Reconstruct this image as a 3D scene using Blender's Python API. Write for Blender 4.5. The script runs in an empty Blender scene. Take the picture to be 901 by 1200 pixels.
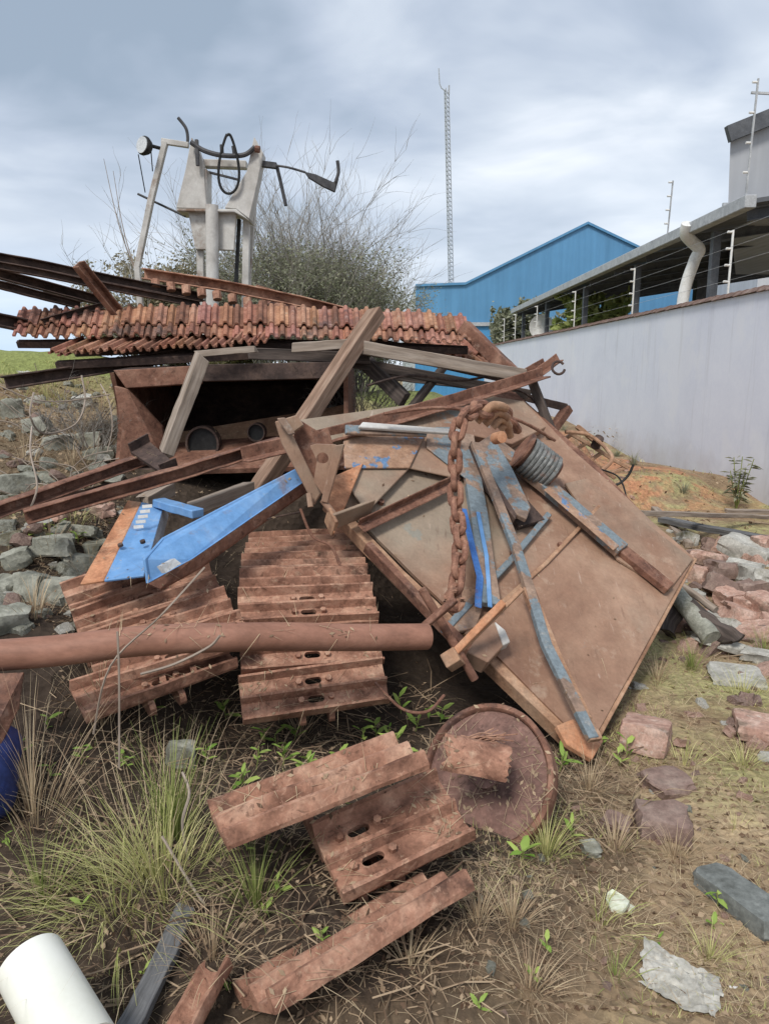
import bpy, bmesh, math, random
import numpy as np
from mathutils import Vector, Matrix, noise, Euler
R = math.radians
random.seed(7)
rng = np.random.default_rng(5)
sc = bpy.context.scene
col = sc.collection
# ------------------------------------------------------------------ camera
F = 850.0; PITCH = R(11.0)
CAMZ = 1.6
cam_d = bpy.data.cameras.new('camera'); cam = bpy.data.objects.new('camera', cam_d); col.objects.link(cam)
cam_d.sensor_fit = 'VERTICAL'; cam_d.sensor_height = 36; cam_d.sensor_width = 27
cam_d.lens = 36*F/1200; cam_d.clip_end = 3000; cam_d.clip_start = 0.05
cam.location = (0, 0, CAMZ); cam.rotation_euler = (math.pi/2-PITCH, 0, 0)
sc.camera = cam
CAM = Vector((0, 0, CAMZ))
cp, sp = math.cos(PITCH), math.sin(PITCH)
def ray(px, py):
    dx = (px-450.5)/F; dy = -(py-600)/F
    return Vector((dx, cp+dy*sp, -sp+dy*cp))
def at(px, py, Y):
    r = ray(px, py); return CAM + r*(Y/r.y)
def atz(px, py, z):
    r = ray(px, py); return CAM + r*((z-CAMZ)/r.z)
def pix(p):      # world -> target pixel, for checks only
    v = p-CAM; u = Vector((0, sp, cp)); f = Vector((0, cp, -sp)); d = v.dot(f)
    return 450.5+F*v.x/d, 600-F*v.dot(u)/d
# ------------------------------------------------------------------ materials
def new_mat(name):
    m = bpy.data.materials.new(name); m.use_nodes = True; nt = m.node_tree; nt.nodes.clear()
    out = nt.nodes.new('ShaderNodeOutputMaterial'); b = nt.nodes.new('ShaderNodeBsdfPrincipled')
    nt.links.new(b.outputs[0], out.inputs[0]); return m, nt, b
def nn(nt, t, **k):
    n = nt.nodes.new(t)
    for a, v in k.items(): setattr(n, a, v)
    return n
def coords(nt, scale=(1,1,1), rnd=True, gco=False):
    tc = nn(nt, 'ShaderNodeTexCoord'); mp = nn(nt, 'ShaderNodeMapping'); mp.inputs['Scale'].default_value = scale
    nt.links.new(tc.outputs['Object'], mp.inputs['Vector'])
    if gco:
        ga = nn(nt, 'ShaderNodeAttribute'); ga.attribute_name = 'gco'; nt.links.new(ga.outputs['Vector'], mp.inputs['Vector'])
    if rnd:
        oi = nn(nt, 'ShaderNodeObjectInfo'); mu = nn(nt, 'ShaderNodeMath', operation='MULTIPLY'); mu.inputs[1].default_value = 37.0
        nt.links.new(oi.outputs['Random'], mu.inputs[0]); nt.links.new(mu.outputs[0], mp.inputs['Location'])
    return mp.outputs[0]
def mth0(nt, a, k_):
    n = nn(nt, 'ShaderNodeMath', operation='MULTIPLY'); nt.links.new(a, n.inputs[0]); n.inputs[1].default_value = k_; return n.outputs[0]
def nz(nt, vec, scale, detail=6, rough=.6, dist=0):
    n = nn(nt, 'ShaderNodeTexNoise'); n.inputs['Scale'].default_value = scale; n.inputs['Detail'].default_value = detail
    n.inputs['Roughness'].default_value = rough; n.inputs['Distortion'].default_value = dist
    nt.links.new(vec, n.inputs['Vector']); return n.outputs['Fac']
def ramp(nt, fac, stops):
    r = nn(nt, 'ShaderNodeValToRGB'); e = r.color_ramp.elements
    while len(e) < len(stops): e.new(.5)
    for i, (p, c) in enumerate(stops):
        e[i].position = p; e[i].color = (*c, 1) if len(c) == 3 else c
    nt.links.new(fac, r.inputs[0]); return r.outputs[0]
def step(nt, fac, a, b):
    m = nn(nt, 'ShaderNodeMapRange'); m.inputs[1].default_value = a; m.inputs[2].default_value = b
    nt.links.new(fac, m.inputs[0]); return m.outputs[0]
def mix(nt, fac, a, b, bt='MIX'):
    m = nn(nt, 'ShaderNodeMix', data_type='RGBA', blend_type=bt)
    for s, v in ((0, fac), (6, a), (7, b)):
        if isinstance(v, (int, float)): m.inputs[s].default_value = v
        elif isinstance(v, tuple): m.inputs[s].default_value = (*v, 1)
        else: nt.links.new(v, m.inputs[s])
    return m.outputs[2]
def bump(nt, b, h, s, d=.01):
    n = nn(nt, 'ShaderNodeBump'); n.inputs['Strength'].default_value = s; n.inputs['Distance'].default_value = d
    nt.links.new(h, n.inputs['Height']); nt.links.new(n.outputs[0], b.inputs['Normal']); return n
def surf(name, cols, scale=6, rough=.85, bs=.5, bd=.006, stretch=(1,1,1), dirt=None, dirt_amt=.55, paint=None, pt=.5, ps=3, grain=60, attr=None, dust=None, tone=None, gs=.5, g2s=.5, flake=True):
    m, nt, b = new_mat(name); gc = 'wood' in name; v = coords(nt, (.12,1.6,1.6) if gc else stretch, gco=gc)
    a = nz(nt, v, scale*(3 if gc else 1), 8, .65, .4)
    c = ramp(nt, a, [(.30, cols[0]), (.5, cols[1]), (.70, cols[2])])
    if dirt:
        dn = nz(nt, v, scale*.45, 6, .7); c = mix(nt, step(nt, dn, dirt_amt, dirt_amt+.12), c, dirt)
    if paint:
        pn = nz(nt, v, ps, 10, .62, .2); pm = step(nt, pn, pt, pt+.025); c = mix(nt, pm, c, paint)
    if dust:
        un = nz(nt, v, scale*2.3, 5, .7); c = mix(nt, step(nt, un, .58, .78), c, dust)
    if tone:
        tn = nz(nt, v, .9, 4, .6); c = mix(nt, mth0(nt, step(nt, tn, .46, .60), .7), c, tone)
        sv = nn(nt, 'ShaderNodeMapping'); sv.inputs['Scale'].default_value = (14,1.2,3); sv.inputs['Rotation'].default_value = (.5,.3,.7); nt.links.new(v, sv.inputs['Vector'])
        sn = nz(nt, sv.outputs[0], 3, 6, .7); c = mix(nt, mth0(nt, step(nt, sn, .60, .70), .45), c, (.13,.07,.05)); c = mix(nt, mth0(nt, step(nt, sn, .38, .30), .4), c, (.60,.48,.40))
    g = nz(nt, v, grain, 4, .7)
    c = mix(nt, gs, c, ramp(nt, g, [(.3, (.3,.3,.3)), (.7, (.70,.70,.70))]), 'OVERLAY')
    g2 = nz(nt, v, scale*4, 6, .75); c = mix(nt, g2s, c, ramp(nt, g2, [(.32, (.28,.28,.28)), (.68, (.70,.70,.70))]), 'OVERLAY')
    if name in ('rust_red', 'rust_brown', 'rust_dark', 'clay_tile', 'ribbed_hose', 'chain_rust', 'disc_rust'):
        f1 = nz(nt, v, 26, 8, .72, .6); c = mix(nt, mth0(nt, step(nt, f1, .57, .62), .5), c, tuple(q*.42 for q in cols[0])); c = mix(nt, mth0(nt, step(nt, f1, .42, .37), .35), c, tuple(min(1, q*1.25) for q in cols[2]))
    if attr:
        at_ = nn(nt, 'ShaderNodeAttribute'); at_.attribute_name = attr
        c = mix(nt, 1.0, c, at_.outputs['Color'], 'MULTIPLY')
    nt.links.new(c, b.inputs['Base Color']); b.inputs['Roughness'].default_value = rough
    b.inputs['Specular IOR Level'].default_value = .25
    h = mix(nt, .4, a, g); bump(nt, b, h, bs, bd)
    return m
M = {}
M['rust_tan'] = surf('rust_tan', [(.19,.10,.066), (.29,.175,.118), (.38,.25,.175)], 1.9, .62, .25, .004, dirt=(.20,.105,.066), dirt_amt=.60, dust=(.44,.335,.25), tone=(.27,.235,.18), gs=.2, g2s=.3, paint=(.20,.225,.225), pt=.665, ps=2.2)
M['rust_tan2'] = surf('rust_tan_edge', [(.24,.13,.08), (.36,.21,.13), (.42,.28,.19)], 5, .75, .4, .004, dirt=(.12,.06,.04), dirt_amt=.57)
M['rust_red'] = surf('rust_red', [(.12,.055,.036), (.32,.165,.11), (.46,.285,.20)], 6, .8, .9, .008, dirt=(.07,.038,.028), dirt_amt=.56, dust=(.53,.37,.26))
M['rust_brown'] = surf('rust_brown', [(.09,.042,.030), (.20,.098,.066), (.29,.165,.115)], 6, .8, .6, .005, dirt=(.07,.045,.04), dirt_amt=.58, dust=(.33,.22,.17))
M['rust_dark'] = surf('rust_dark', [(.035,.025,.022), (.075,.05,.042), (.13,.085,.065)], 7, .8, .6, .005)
M['rust_orange'] = surf('rust_orange', [(.30,.12,.06), (.46,.22,.12), (.50,.30,.19)], 6, .8, .5, .004, dirt=(.17,.08,.05), dirt_amt=.6)
M['pipe_rust'] = surf('pipe_rust', [(.20,.095,.063), (.29,.145,.10), (.36,.20,.145)], 3, .6, .35, .003, stretch=(.4,1,1), dirt=(.13,.065,.045), dirt_amt=.58, gs=.25)
M['blue_rust'] = surf('blue_paint_rusting', [(.22,.12,.08), (.33,.2,.13), (.38,.26,.19)], 6, .6, .4, .003, paint=(.11,.20,.34), pt=.56, ps=5, dust=(.30,.29,.27))
M['blue_grey'] = surf('faded_blue_grey_paint', [(.15,.11,.09), (.25,.17,.125), (.33,.23,.17)], 6, .6, .5, .003, paint=(.17,.205,.225), pt=.49, ps=5, dust=(.36,.33,.29))
M['blue'] = surf('blue_paint', [(.10,.23,.45), (.14,.29,.53), (.2,.34,.56)], 5, .45, .2, .002, dirt=(.24,.15,.11), dirt_amt=.565, dust=(.30,.37,.45), gs=.15, g2s=.3)
M['chain'] = surf('chain_rust', [(.12,.06,.042), (.22,.105,.07), (.33,.18,.12)], 14, .75, .6, .004)
M['disc'] = surf('disc_rust', [(.10,.055,.045), (.18,.10,.08), (.25,.155,.125)], 6, .75, .6, .004, dust=(.33,.22,.17))
M['blue_strong'] = surf('strong_blue_paint', [(.04,.12,.36), (.06,.16,.42), (.08,.21,.45)], 5, .45, .2, .002, dirt=(.24,.13,.09), dirt_amt=.62)
M['wood'] = surf('weathered_wood', [(.17,.13,.10), (.29,.235,.19), (.38,.32,.27)], 7, .9, .6, .004, stretch=(1,1,1), dirt=(.09,.07,.06), dirt_amt=.57, grain=35)
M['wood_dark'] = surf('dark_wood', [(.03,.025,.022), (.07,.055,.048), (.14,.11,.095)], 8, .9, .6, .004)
M['wood_brown'] = surf('brown_wood', [(.13,.08,.055), (.24,.155,.11), (.33,.24,.18)], 7, .9, .6, .004, dirt=(.08,.05,.04), dirt_amt=.57)
M['wood_grey'] = surf('grey_wood', [(.06,.06,.062), (.12,.12,.122), (.2,.2,.2)], 9, .9, .8, .004)
M['tile'] = surf('clay_tile', [(.17,.085,.06), (.33,.155,.10), (.44,.24,.165)], 4, .9, .5, .004, dirt=(.13,.085,.07), dirt_amt=.55, dust=(.45,.33,.26), attr='tint')
M['brick'] = surf('pink_brick', [(.30,.17,.13), (.44,.28,.22), (.54,.40,.33)], 11, .95, 1, .01, dirt=(.22,.16,.12), dirt_amt=.54, dust=(.56,.50,.43))
M['concrete'] = surf('rubble_concrete', [(.26,.25,.215), (.40,.385,.345), (.50,.49,.44)], 8, .95, .9, .008, dirt=(.19,.18,.12), dirt_amt=.55)
M['stone'] = surf('grey_stone', [(.15,.15,.12), (.27,.27,.225), (.40,.395,.34)], 7, .9, 1, .012, dirt=(.14,.125,.08), dirt_amt=.54, dust=(.40,.39,.33))
M['slate'] = surf('dark_slab', [(.105,.11,.10), (.155,.165,.155), (.22,.23,.215)], 12, .75, .5, .003)
M['earthstone'] = surf('muddy_stone', [(.13,.085,.07), (.22,.15,.125), (.30,.23,.19)], 6, .9, .9, .008)
M['white_paint'] = surf('old_white_paint', [(.36,.34,.31), (.48,.46,.43), (.56,.55,.52)], 4, .5, .2, .002, dirt=(.20,.13,.09), dirt_amt=.565, gs=.15, g2s=.25)
M['metal_dark'] = surf('dark_painted_metal', [(.03,.03,.033), (.06,.06,.064), (.10,.095,.095)], 6, .6, .2, .002)
M['pvc'] = surf('white_pvc', [(.66,.66,.58), (.72,.72,.64), (.76,.76,.69)], 3, .35, .05, .001, dirt=(.50,.48,.40), dirt_amt=.60, gs=.08, g2s=.08)
M['pvc_in'] = surf('pipe_inside', [(.22,.17,.13), (.3,.24,.2), (.36,.3,.25)], 5, .7, .2, .002)
M['rubber'] = surf('black_rubber', [(.012,.012,.012), (.02,.02,.02), (.035,.034,.033)], 9, .55, .3, .002)
M['hosegrey'] = surf('ribbed_hose', [(.10,.105,.10), (.17,.175,.17), (.24,.245,.235)], 9, .5, .3, .002, dirt=(.25,.13,.09), dirt_amt=.6)
M['plaster'] = surf('white_plaster', [(.60,.625,.71), (.65,.675,.76), (.69,.715,.79)], .5, .9, .2, .003, grain=18, gs=.12, g2s=.12)
def wall_stains(m):
    nt = m.node_tree; b = [n for n in nt.nodes if n.type == 'BSDF_PRINCIPLED'][0]; src = b.inputs['Base Color'].links[0].from_socket
    tc = nn(nt, 'ShaderNodeTexCoord'); s = nn(nt, 'ShaderNodeSeparateXYZ'); nt.links.new(tc.outputs['Object'], s.inputs[0])
    n = nz(nt, tc.outputs['Object'], 1.6, 7, .7); a = nn(nt, 'ShaderNodeMath', operation='MULTIPLY_ADD'); nt.links.new(n, a.inputs[0]); a.inputs[1].default_value = 1.1; nt.links.new(s.outputs['Z'], a.inputs[2])
    c = mix(nt, mth0(nt, step(nt, a.outputs[0], .0, -.75), .5), src, (.34,.28,.24))
    mp = nn(nt, 'ShaderNodeMapping'); mp.inputs['Scale'].default_value = (2.5,2.5,.16); nt.links.new(tc.outputs['Object'], mp.inputs['Vector']); n2 = nz(nt, mp.outputs[0], 2.2, 7, .7)
    c = mix(nt, mth0(nt, step(nt, n2, .56, .72), .35), c, (.36,.36,.38))
    n3 = nz(nt, tc.outputs['Object'], .7, 4, .6); c = mix(nt, mth0(nt, step(nt, n3, .55, .6), .3), c, (.74,.75,.78))
    nt.links.new(c, b.inputs['Base Color'])
wall_stains(M['plaster'])
M['coping'] = surf('coping_tile', [(.11,.075,.065), (.18,.12,.10), (.25,.19,.165)], 5, .9, .6, .005)
M['steel'] = surf('galvanised_steel', [(.30,.31,.32), (.38,.39,.40), (.44,.45,.46)], 3, .5, .1, .002)
M['steel_dark'] = surf('dark_roof_steel', [(.07,.075,.085), (.10,.105,.115), (.13,.135,.145)], 3, .6, .1, .002)
M['whiteplastic'] = surf('white_plastic', [(.62,.6,.56), (.7,.69,.66), (.76,.75,.73)], 4, .4, .1, .002)
M['tarp'] = surf('navy_tarp', [(.012,.02,.07), (.02,.035,.13), (.04,.06,.2)], 5, .45, .4, .006)
M['plasterchip'] = surf('pale_chip', [(.5,.52,.38), (.6,.62,.48), (.68,.7,.56)], 8, .8, .4, .003)
M['film'] = surf('dusty_plastic_film', [(.32,.30,.25), (.42,.40,.35), (.52,.5,.45)], 9, .3, .6, .004)
M['lens'] = surf('lamp_glass', [(.4,.42,.43), (.5,.52,.53), (.58,.6,.6)], 3, .2, .05, .001)
def corr(name, c, scale, axis_mix=(1,0,0), rough=.5, bd=.03):
    m, nt, b = new_mat(name); tc = nn(nt, 'ShaderNodeTexCoord')
    w = nn(nt, 'ShaderNodeTexWave', wave_type='BANDS', bands_direction='X'); w.inputs['Scale'].default_value = scale
    mp = nn(nt, 'ShaderNodeMapping'); mp.inputs['Rotation'].default_value = axis_mix
    nt.links.new(tc.outputs['Object'], mp.inputs['Vector']); nt.links.new(mp.outputs[0], w.inputs['Vector'])
    n = nz(nt, tc.outputs['Object'], .35, 6, .6)
    st = nn(nt, 'ShaderNodeMapping'); st.inputs['Scale'].default_value = (2.2, 2.2, .12); nt.links.new(tc.outputs['Object'], st.inputs['Vector'])
    n2 = nz(nt, st.outputs[0], 1.2, 6, .7)
    f = mix(nt, .5, n, n2)
    cc = ramp(nt, f, [(.35, tuple(x*.82 for x in c)), (.65, tuple(min(1, x*1.14+.008) for x in c))])
    nt.links.new(cc, b.inputs['Base Color']); b.inputs['Roughness'].default_value = rough
    bump(nt, b, w.outputs['Fac'], .18, bd); return m
M['wh_blue'] = corr('blue_cladding', (.085,.245,.43), 1.1)
M['wh_blue2'] = corr('pale_blue_cladding', (.06,.25,.48), 1.6)
M['wh_white'] = corr('white_cladding', (.5,.51,.53), 1.6, (0,0,R(90)))
M['grey_clad'] = corr('grey_cladding', (.36,.37,.39), 1.5)
M['under'] = corr('roof_underside', (.10,.105,.115), .9, (0,0,R(90)))
def leafmat(name, c1, c2):
    m, nt, b = new_mat(name); a = nn(nt, 'ShaderNodeAttribute'); a.attribute_name = 'tint'
    c = mix(nt, a.outputs['Fac'], c1, c2); nt.links.new(c, b.inputs['Base Color']); b.inputs['Roughness'].default_value = .7
    b.inputs['Specular IOR Level'].default_value = .2
    tr = nn(nt, 'ShaderNodeBsdfTranslucent'); nt.links.new(c, tr.inputs[0]); ms = nn(nt, 'ShaderNodeMixShader'); ms.inputs[0].default_value = .25
    out = [n for n in nt.nodes if n.type == 'OUTPUT_MATERIAL'][0]
    nt.links.new(b.outputs[0], ms.inputs[1]); nt.links.new(tr.outputs[0], ms.inputs[2]); nt.links.new(ms.outputs[0], out.inputs[0])
    return m
M['straw'] = leafmat('dry_straw', (.34,.23,.15), (.64,.52,.34))
M['grass'] = leafmat('green_grass', (.16,.21,.05), (.40,.42,.16))
M['grass2'] = leafmat('yellow_green_grass', (.30,.33,.10), (.70,.64,.32))
M['sprout'] = leafmat('fresh_leaves', (.17,.30,.05), (.42,.52,.14))
M['leafdark'] = leafmat('bush_leaves', (.15,.165,.10), (.34,.34,.24))
M['leafbrown'] = leafmat('brown_leaves', (.20,.17,.11), (.40,.36,.24))
M['twig'] = leafmat('bare_twigs', (.24,.215,.19), (.50,.47,.42))
M['litter'] = leafmat('leaf_litter', (.12,.07,.045), (.52,.39,.26))
# ------------------------------------------------------------------ object helpers
def tag(o, label=None, cat=None, group=None, kind=None):
    if label: o['label'] = label
    if cat: o['category'] = cat
    if group: o['group'] = group
    if kind: o['kind'] = kind
    return o
WL = {}
def empty(name, label, cat, loc=(0,0,0), group=None):
    o = bpy.data.objects.new(name, None); col.objects.link(o); o.location = loc; o.empty_display_size = .1
    WL[o] = Vector(loc); return tag(o, label, cat, group)
class MB:
    def __init__(s): s.v = []; s.f = []; s.t = []; s.g = []; s.smooth = False
    def add(s, vs, fs, tint=.5, g=None):
        s.g += g if g else [tuple(x) for x in vs]
        b = len(s.v); s.v += [tuple(x) for x in vs]; s.f += [tuple(i+b for i in f) for f in fs]; s.t += [tint]*len(fs); return s
    def box(s, c, size, rot=None):
        hx, hy, hz = [x/2 for x in size]
        vs = [Vector((x, y, z)) for x in (-hx, hx) for y in (-hy, hy) for z in (-hz, hz)]
        if rot is not None: vs = [rot @ v for v in vs]
        return s.add([v+Vector(c) for v in vs], [(0,1,3,2),(4,6,7,5),(0,4,5,1),(2,3,7,6),(0,2,6,4),(1,5,7,3)])
    def ext(s, prof, pts, up=Vector((0,0,1)), amp=0, scale=None, closed=True):
        """profile (list of (side, up)) swept along points"""
        n = len(prof); vs = []; gg = []; dd = 0; pts = [Vector(p) for p in pts]
        for i, p in enumerate(pts):
            t = (pts[min(i+1, len(pts)-1)]-pts[max(i-1, 0)]).normalized()
            sd = t.cross(up)
            if sd.length < 1e-4: sd = t.cross(Vector((1,0,0)))
            sd.normalize(); u = sd.cross(t)
            k = scale[i] if scale else 1
            if i: dd += (p-pts[i-1]).length
            for a, b in prof:
                q = p+sd*a*k+u*b*k
                if amp: q = q+noise.noise_vector(q*14)*amp+noise.noise_vector(q*3)*amp*1.5
                vs.append(q); gg.append((dd, a*k, b*k))
        fs = []
        for i in range(len(pts)-1):
            for j in range(n): fs.append((i*n+j, i*n+(j+1) % n, (i+1)*n+(j+1) % n, (i+1)*n+j))
        if closed: fs += [tuple(range(n))[::-1], tuple(range((len(pts)-1)*n, len(pts)*n))]
        return s.add(vs, fs, g=gg)
    def tube(s, pts, r, n=8, radii=None, amp=0, closed=True):
        prof = [(math.cos(a)*r, math.sin(a)*r) for a in [2*math.pi*i/n for i in range(n)]]
        up = Vector((0,0,1)); d = (Vector(pts[-1])-Vector(pts[0]))
        if d.length > 1e-6 and abs(d.normalized().z) > .9: up = Vector((0,1,0))
        return s.ext(prof, pts, up, amp, radii, closed)
    def plate(s, corners, nrm, th):
        """flat polygon given by world corners, thickness th backwards along -nrm"""
        n = len(corners); cs = [Vector(c) for c in corners]
        vs = cs+[c-nrm*th for c in cs]
        return s.add(vs, [tuple(range(n)), tuple(range(2*n-1, n-1, -1))]+[(i, i+n, (i+1) % n+n, (i+1) % n) for i in range(n)])
    def build(s, name, mat, parent=None, bevel=0, smooth=None, tint=False):
        me = bpy.data.meshes.new(name); vs = np.array(s.v)
        if parent is None:
            o0 = Vector(((vs[:,0].min()+vs[:,0].max())/2, (vs[:,1].min()+vs[:,1].max())/2, vs[:,2].min()))
        else: o0 = Vector(vs.mean(axis=0))
        me.from_pydata([tuple(v) for v in vs-np.array(o0)], [], s.f); me.update()
        bm = bmesh.new(); bm.from_mesh(me)
        if tint:
            pass
        bmesh.ops.recalc_face_normals(bm, faces=bm.faces) if not tint else None
        bm.to_mesh(me); bm.free()
        if tint:
            a = me.attributes.new('tint', 'FLOAT_COLOR', 'FACE')
            arr = np.ones((len(s.f), 4), dtype=np.float32)
            for i, t in enumerate(s.t):
                arr[i,:3] = t if not isinstance(t, (int, float)) else (t, t, t)
            a.data.foreach_set('color', arr.ravel())
        if 'wood' in mat.name or 'plank' in name:
            ga = me.attributes.new('gco', 'FLOAT_VECTOR', 'POINT'); ga.data.foreach_set('vector', np.array(s.g, dtype=np.float32).ravel())
        o = bpy.data.objects.new(name, me); col.objects.link(o); me.materials.append(mat)
        if parent is not None:
            o.parent = parent; o.location = o0-WL[parent]
        else: o.location = o0
        WL[o] = o0
        if smooth if smooth is not None else s.smooth:
            me.polygons.foreach_set('use_smooth', [True]*len(me.polygons))
            try: me.set_sharp_from_angle(angle=R(40))
            except Exception: pass
        if bevel:
            m = o.modifiers.new('bevel', 'BEVEL'); m.width = bevel; m.segments = 1; m.limit_method = 'ANGLE'; m.angle_limit = R(40)
        return o
def thing(mb, name, label, cat, mat, group=None, **k):
    return tag(mb.build(name, M[mat] if isinstance(mat, str) else mat, None, **k), label, cat, group)
def line(a, b, n, sag=0):
    a, b = Vector(a), Vector(b)
    return [a.lerp(b, i/n)-Vector((0,0,sag*4*(i/n)*(1-i/n))) for i in range(n+1)]
def rect(w, h): return [(-w/2,-h/2),(w/2,-h/2),(w/2,h/2),(-w/2,h/2)]
def ell(w, h, t): return [(-w/2,-h/2),(w/2,-h/2),(w/2,-h/2+t),(-w/2+t,-h/2+t),(-w/2+t,h/2),(-w/2,h/2)]
def chan(w, h, t): return [(-w/2,-h/2),(w/2,-h/2),(w/2,-h/2+t),(-w/2+t,-h/2+t),(-w/2+t,h/2-t),(w/2,h/2-t),(w/2,h/2),(-w/2,h/2)]
def smoothpath(pts, n=6):
    P = [Vector(p) for p in pts]; out = []
    for i in range(len(P)-1):
        p0 = P[max(i-1,0)]; p1 = P[i]; p2 = P[i+1]; p3 = P[min(i+2, len(P)-1)]
        for k in range(n):
            t = k/n; out.append(.5*((2*p1)+(p2-p0)*t+(2*p0-5*p1+4*p2-p3)*t*t+(3*p1-p0-3*p2+p3)*t**3))
    out.append(P[-1]); return out
# ------------------------------------------------------------------ terrain
CTRL = [(-1.2,1.0,.12),(-.5,1.2,.08),(0,1.2,.06),(.6,1.3,.02),(1.2,1.5,0),(2,2,0),(3,2.5,0),(1.2,2.6,0),(2,3.5,0),(3,4.5,0),(4.4,5,0),(4.4,8,0),(4.4,12,0),
 (3.2,8,.02),(3.0,6,0),(2.2,5.0,.06),(2.75,5.1,.16),(3.1,5.6,.22),(2.6,4.6,.10),(5,1,0),(2.2,4.2,0),(0,-1,0),(-2,-1,.1),(3,-1,0),
 (-.3,1.9,.2),(.1,1.9,.12),(.1,2.3,.1),(-.5,2.6,.10),(-.1,2.6,.08),(.55,2.4,.04),(.8,2.8,0),(-1.0,1.7,.12),(-1.2,2.3,.28),(-.75,2.2,.15),(-.6,2.9,.05),(-.2,3.0,.0),(.25,2.9,-.02),
 (-1.5,3.0,.60),(-2.0,4.0,.80),(-2.9,6,1.18),(-3.9,8,1.55),(-5,10,1.85),(-1.15,3.5,.55),(-.9,3.1,.3),(-.5,3.7,.15),(0,3.5,.0),(.5,3.6,-.05),(1.1,4.1,.05),(.3,4.2,.1),(-.5,4.2,.45),(.6,4.8,.6),(-.6,4.7,.9),(-1.6,5,.98),
 (0,6,1.1),(-1,8,1.35),(1.5,6,.6),(2.0,9,.88),(3.0,9,.36),(2.9,7.5,.12),(1.5,9,1.0),(0,11,1.3),(2.5,12,.6),(3.9,12,.05),(-3,13,1.6),(-6,6,1.7),(-8,12,2.0),(-4,3,1.0),(-3,2,.7),
 (0,20,.8),(-10,25,1.2),(10,20,0),(4.4,25,0),(8,8,0),(8,0,0),(-10,0,.8),(-9,5,1.7),(0,30,.2),(-2.3,5,1.02),(-1.5,2.0,.3)]
CT = np.array(CTRL)
def H0(X, Y):
    X = np.asarray(X, float); Y = np.asarray(Y, float)
    d2 = (X[...,None]-CT[:,0])**2+(Y[...,None]-CT[:,1])**2
    w = 1/(d2+.06)**2.2
    h = (w*CT[:,2]).sum(-1)/w.sum(-1)
    r = np.sqrt(X**2+Y**2); k = np.clip((r-28)/20, 0, 1)
    return h*(1-k)
def H(x, y):
    z = float(H0(x, y)); v = Vector((x, y, 0))
    r = math.hypot(x, y); a = 1 if r < 14 else .4
    clear = min(1, max(.22, 1-.5*(x-.5))) if x > .5 else 1
    z += a*clear*(noise.noise(v*1.7)*.05+noise.noise(v*5)*.022+noise.noise(v*14)*.009+noise.noise(v*33)*.004)
    return z
HG = None
def ground_at(px, py, lo=1.0, hi=40):
    r = ray(px, py); r = r/r.y; y = lo
    while y < hi:
        p = CAM+r*y
        if p.z < HG(p.x, p.y): break
        y += .03+y*.004
    return CAM+r*y
def axis(segs):
    out = [segs[0][0]]
    for a, b, s in segs:
        n = max(1, round((b-a)/s)); out += [a+(b-a)*(i+1)/n for i in range(n)]
    return out
xs = axis([(-400,-60,40),(-60,-14,4),(-14,-5,.5),(-5,-2.6,.12),(-2.6,2.6,.03),(2.6,5,.08),(5,14,.8),(14,60,5),(60,400,40)])
ys = axis([(-60,-4,8),(-4,.8,.4),(.8,4.6,.03),(4.6,8,.08),(8,16,.25),(16,40,2),(40,120,10),(120,900,60)])
GX, GY = np.meshgrid(xs, ys); nyy, nxx = GX.shape
GZ = np.array([[H(x, y) if (-16 < x < 16 and y < 40) else 0 for x in xs] for y in ys]) if False else None
base = H0(GX, GY); GZ = base.copy()
for j in range(nyy):
    y = ys[j]
    for i in range(nxx):
        x = xs[i]
        if -14 < x < 14 and -4 < y < 20:
            v = Vector((x, y, 0)); r = math.hypot(x, y); a = 1 if r < 14 else .4
            clear = min(1, max(.22, 1-.5*(x-.5))) if x > .5 else 1
            GZ[j,i] += a*clear*(noise.noise(v*1.7)*.05+noise.noise(v*5)*.022+noise.noise(v*14)*.009+noise.noise(v*33)*.004)
import bisect
def HG(x, y):
    i = min(max(bisect.bisect(xs, x)-1, 0), nxx-2); j = min(max(bisect.bisect(ys, y)-1, 0), nyy-2)
    u = (x-xs[i])/(xs[i+1]-xs[i]); v = (y-ys[j])/(ys[j+1]-ys[j])
    return (GZ[j,i]*(1-u)+GZ[j,i+1]*u)*(1-v)+(GZ[j+1,i]*(1-u)+GZ[j+1,i+1]*u)*v
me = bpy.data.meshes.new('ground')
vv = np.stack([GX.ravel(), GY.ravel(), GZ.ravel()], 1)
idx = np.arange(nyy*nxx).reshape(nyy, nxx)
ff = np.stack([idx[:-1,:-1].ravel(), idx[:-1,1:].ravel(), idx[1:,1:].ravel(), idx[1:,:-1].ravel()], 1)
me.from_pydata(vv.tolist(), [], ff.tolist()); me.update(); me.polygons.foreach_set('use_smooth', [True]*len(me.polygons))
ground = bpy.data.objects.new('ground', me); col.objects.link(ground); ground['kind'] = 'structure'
m, nt, b = new_mat('soil'); v = coords(nt, rnd=False)
a = nz(nt, v, 1.3, 8, .65, .3); c = ramp(nt, a, [(.32,(.17,.115,.07)), (.5,(.26,.19,.12)), (.68,(.40,.31,.20))])
g = nz(nt, v, .9, 6, .7); sx = nn(nt, 'ShaderNodeSeparateXYZ'); nt.links.new(v, sx.inputs[0])
moss = nn(nt, 'ShaderNodeMath', operation='MULTIPLY'); nt.links.new(step(nt, g, .50, .62), moss.inputs[0]); nt.links.new(step(nt, sx.outputs['X'], .2, 1.6), moss.inputs[1])
c = mix(nt, moss.outputs[0], c, (.34,.32,.16))
lft = step(nt, sx.outputs['Y'], 7.0, 8.5); lx = step(nt, sx.outputs['X'], 2.0, .5)
gr = nn(nt, 'ShaderNodeMath', operation='MULTIPLY'); nt.links.new(lft, gr.inputs[0]); nt.links.new(lx, gr.inputs[1])
c = mix(nt, gr.outputs[0], c, (.22,.25,.09))
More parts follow.
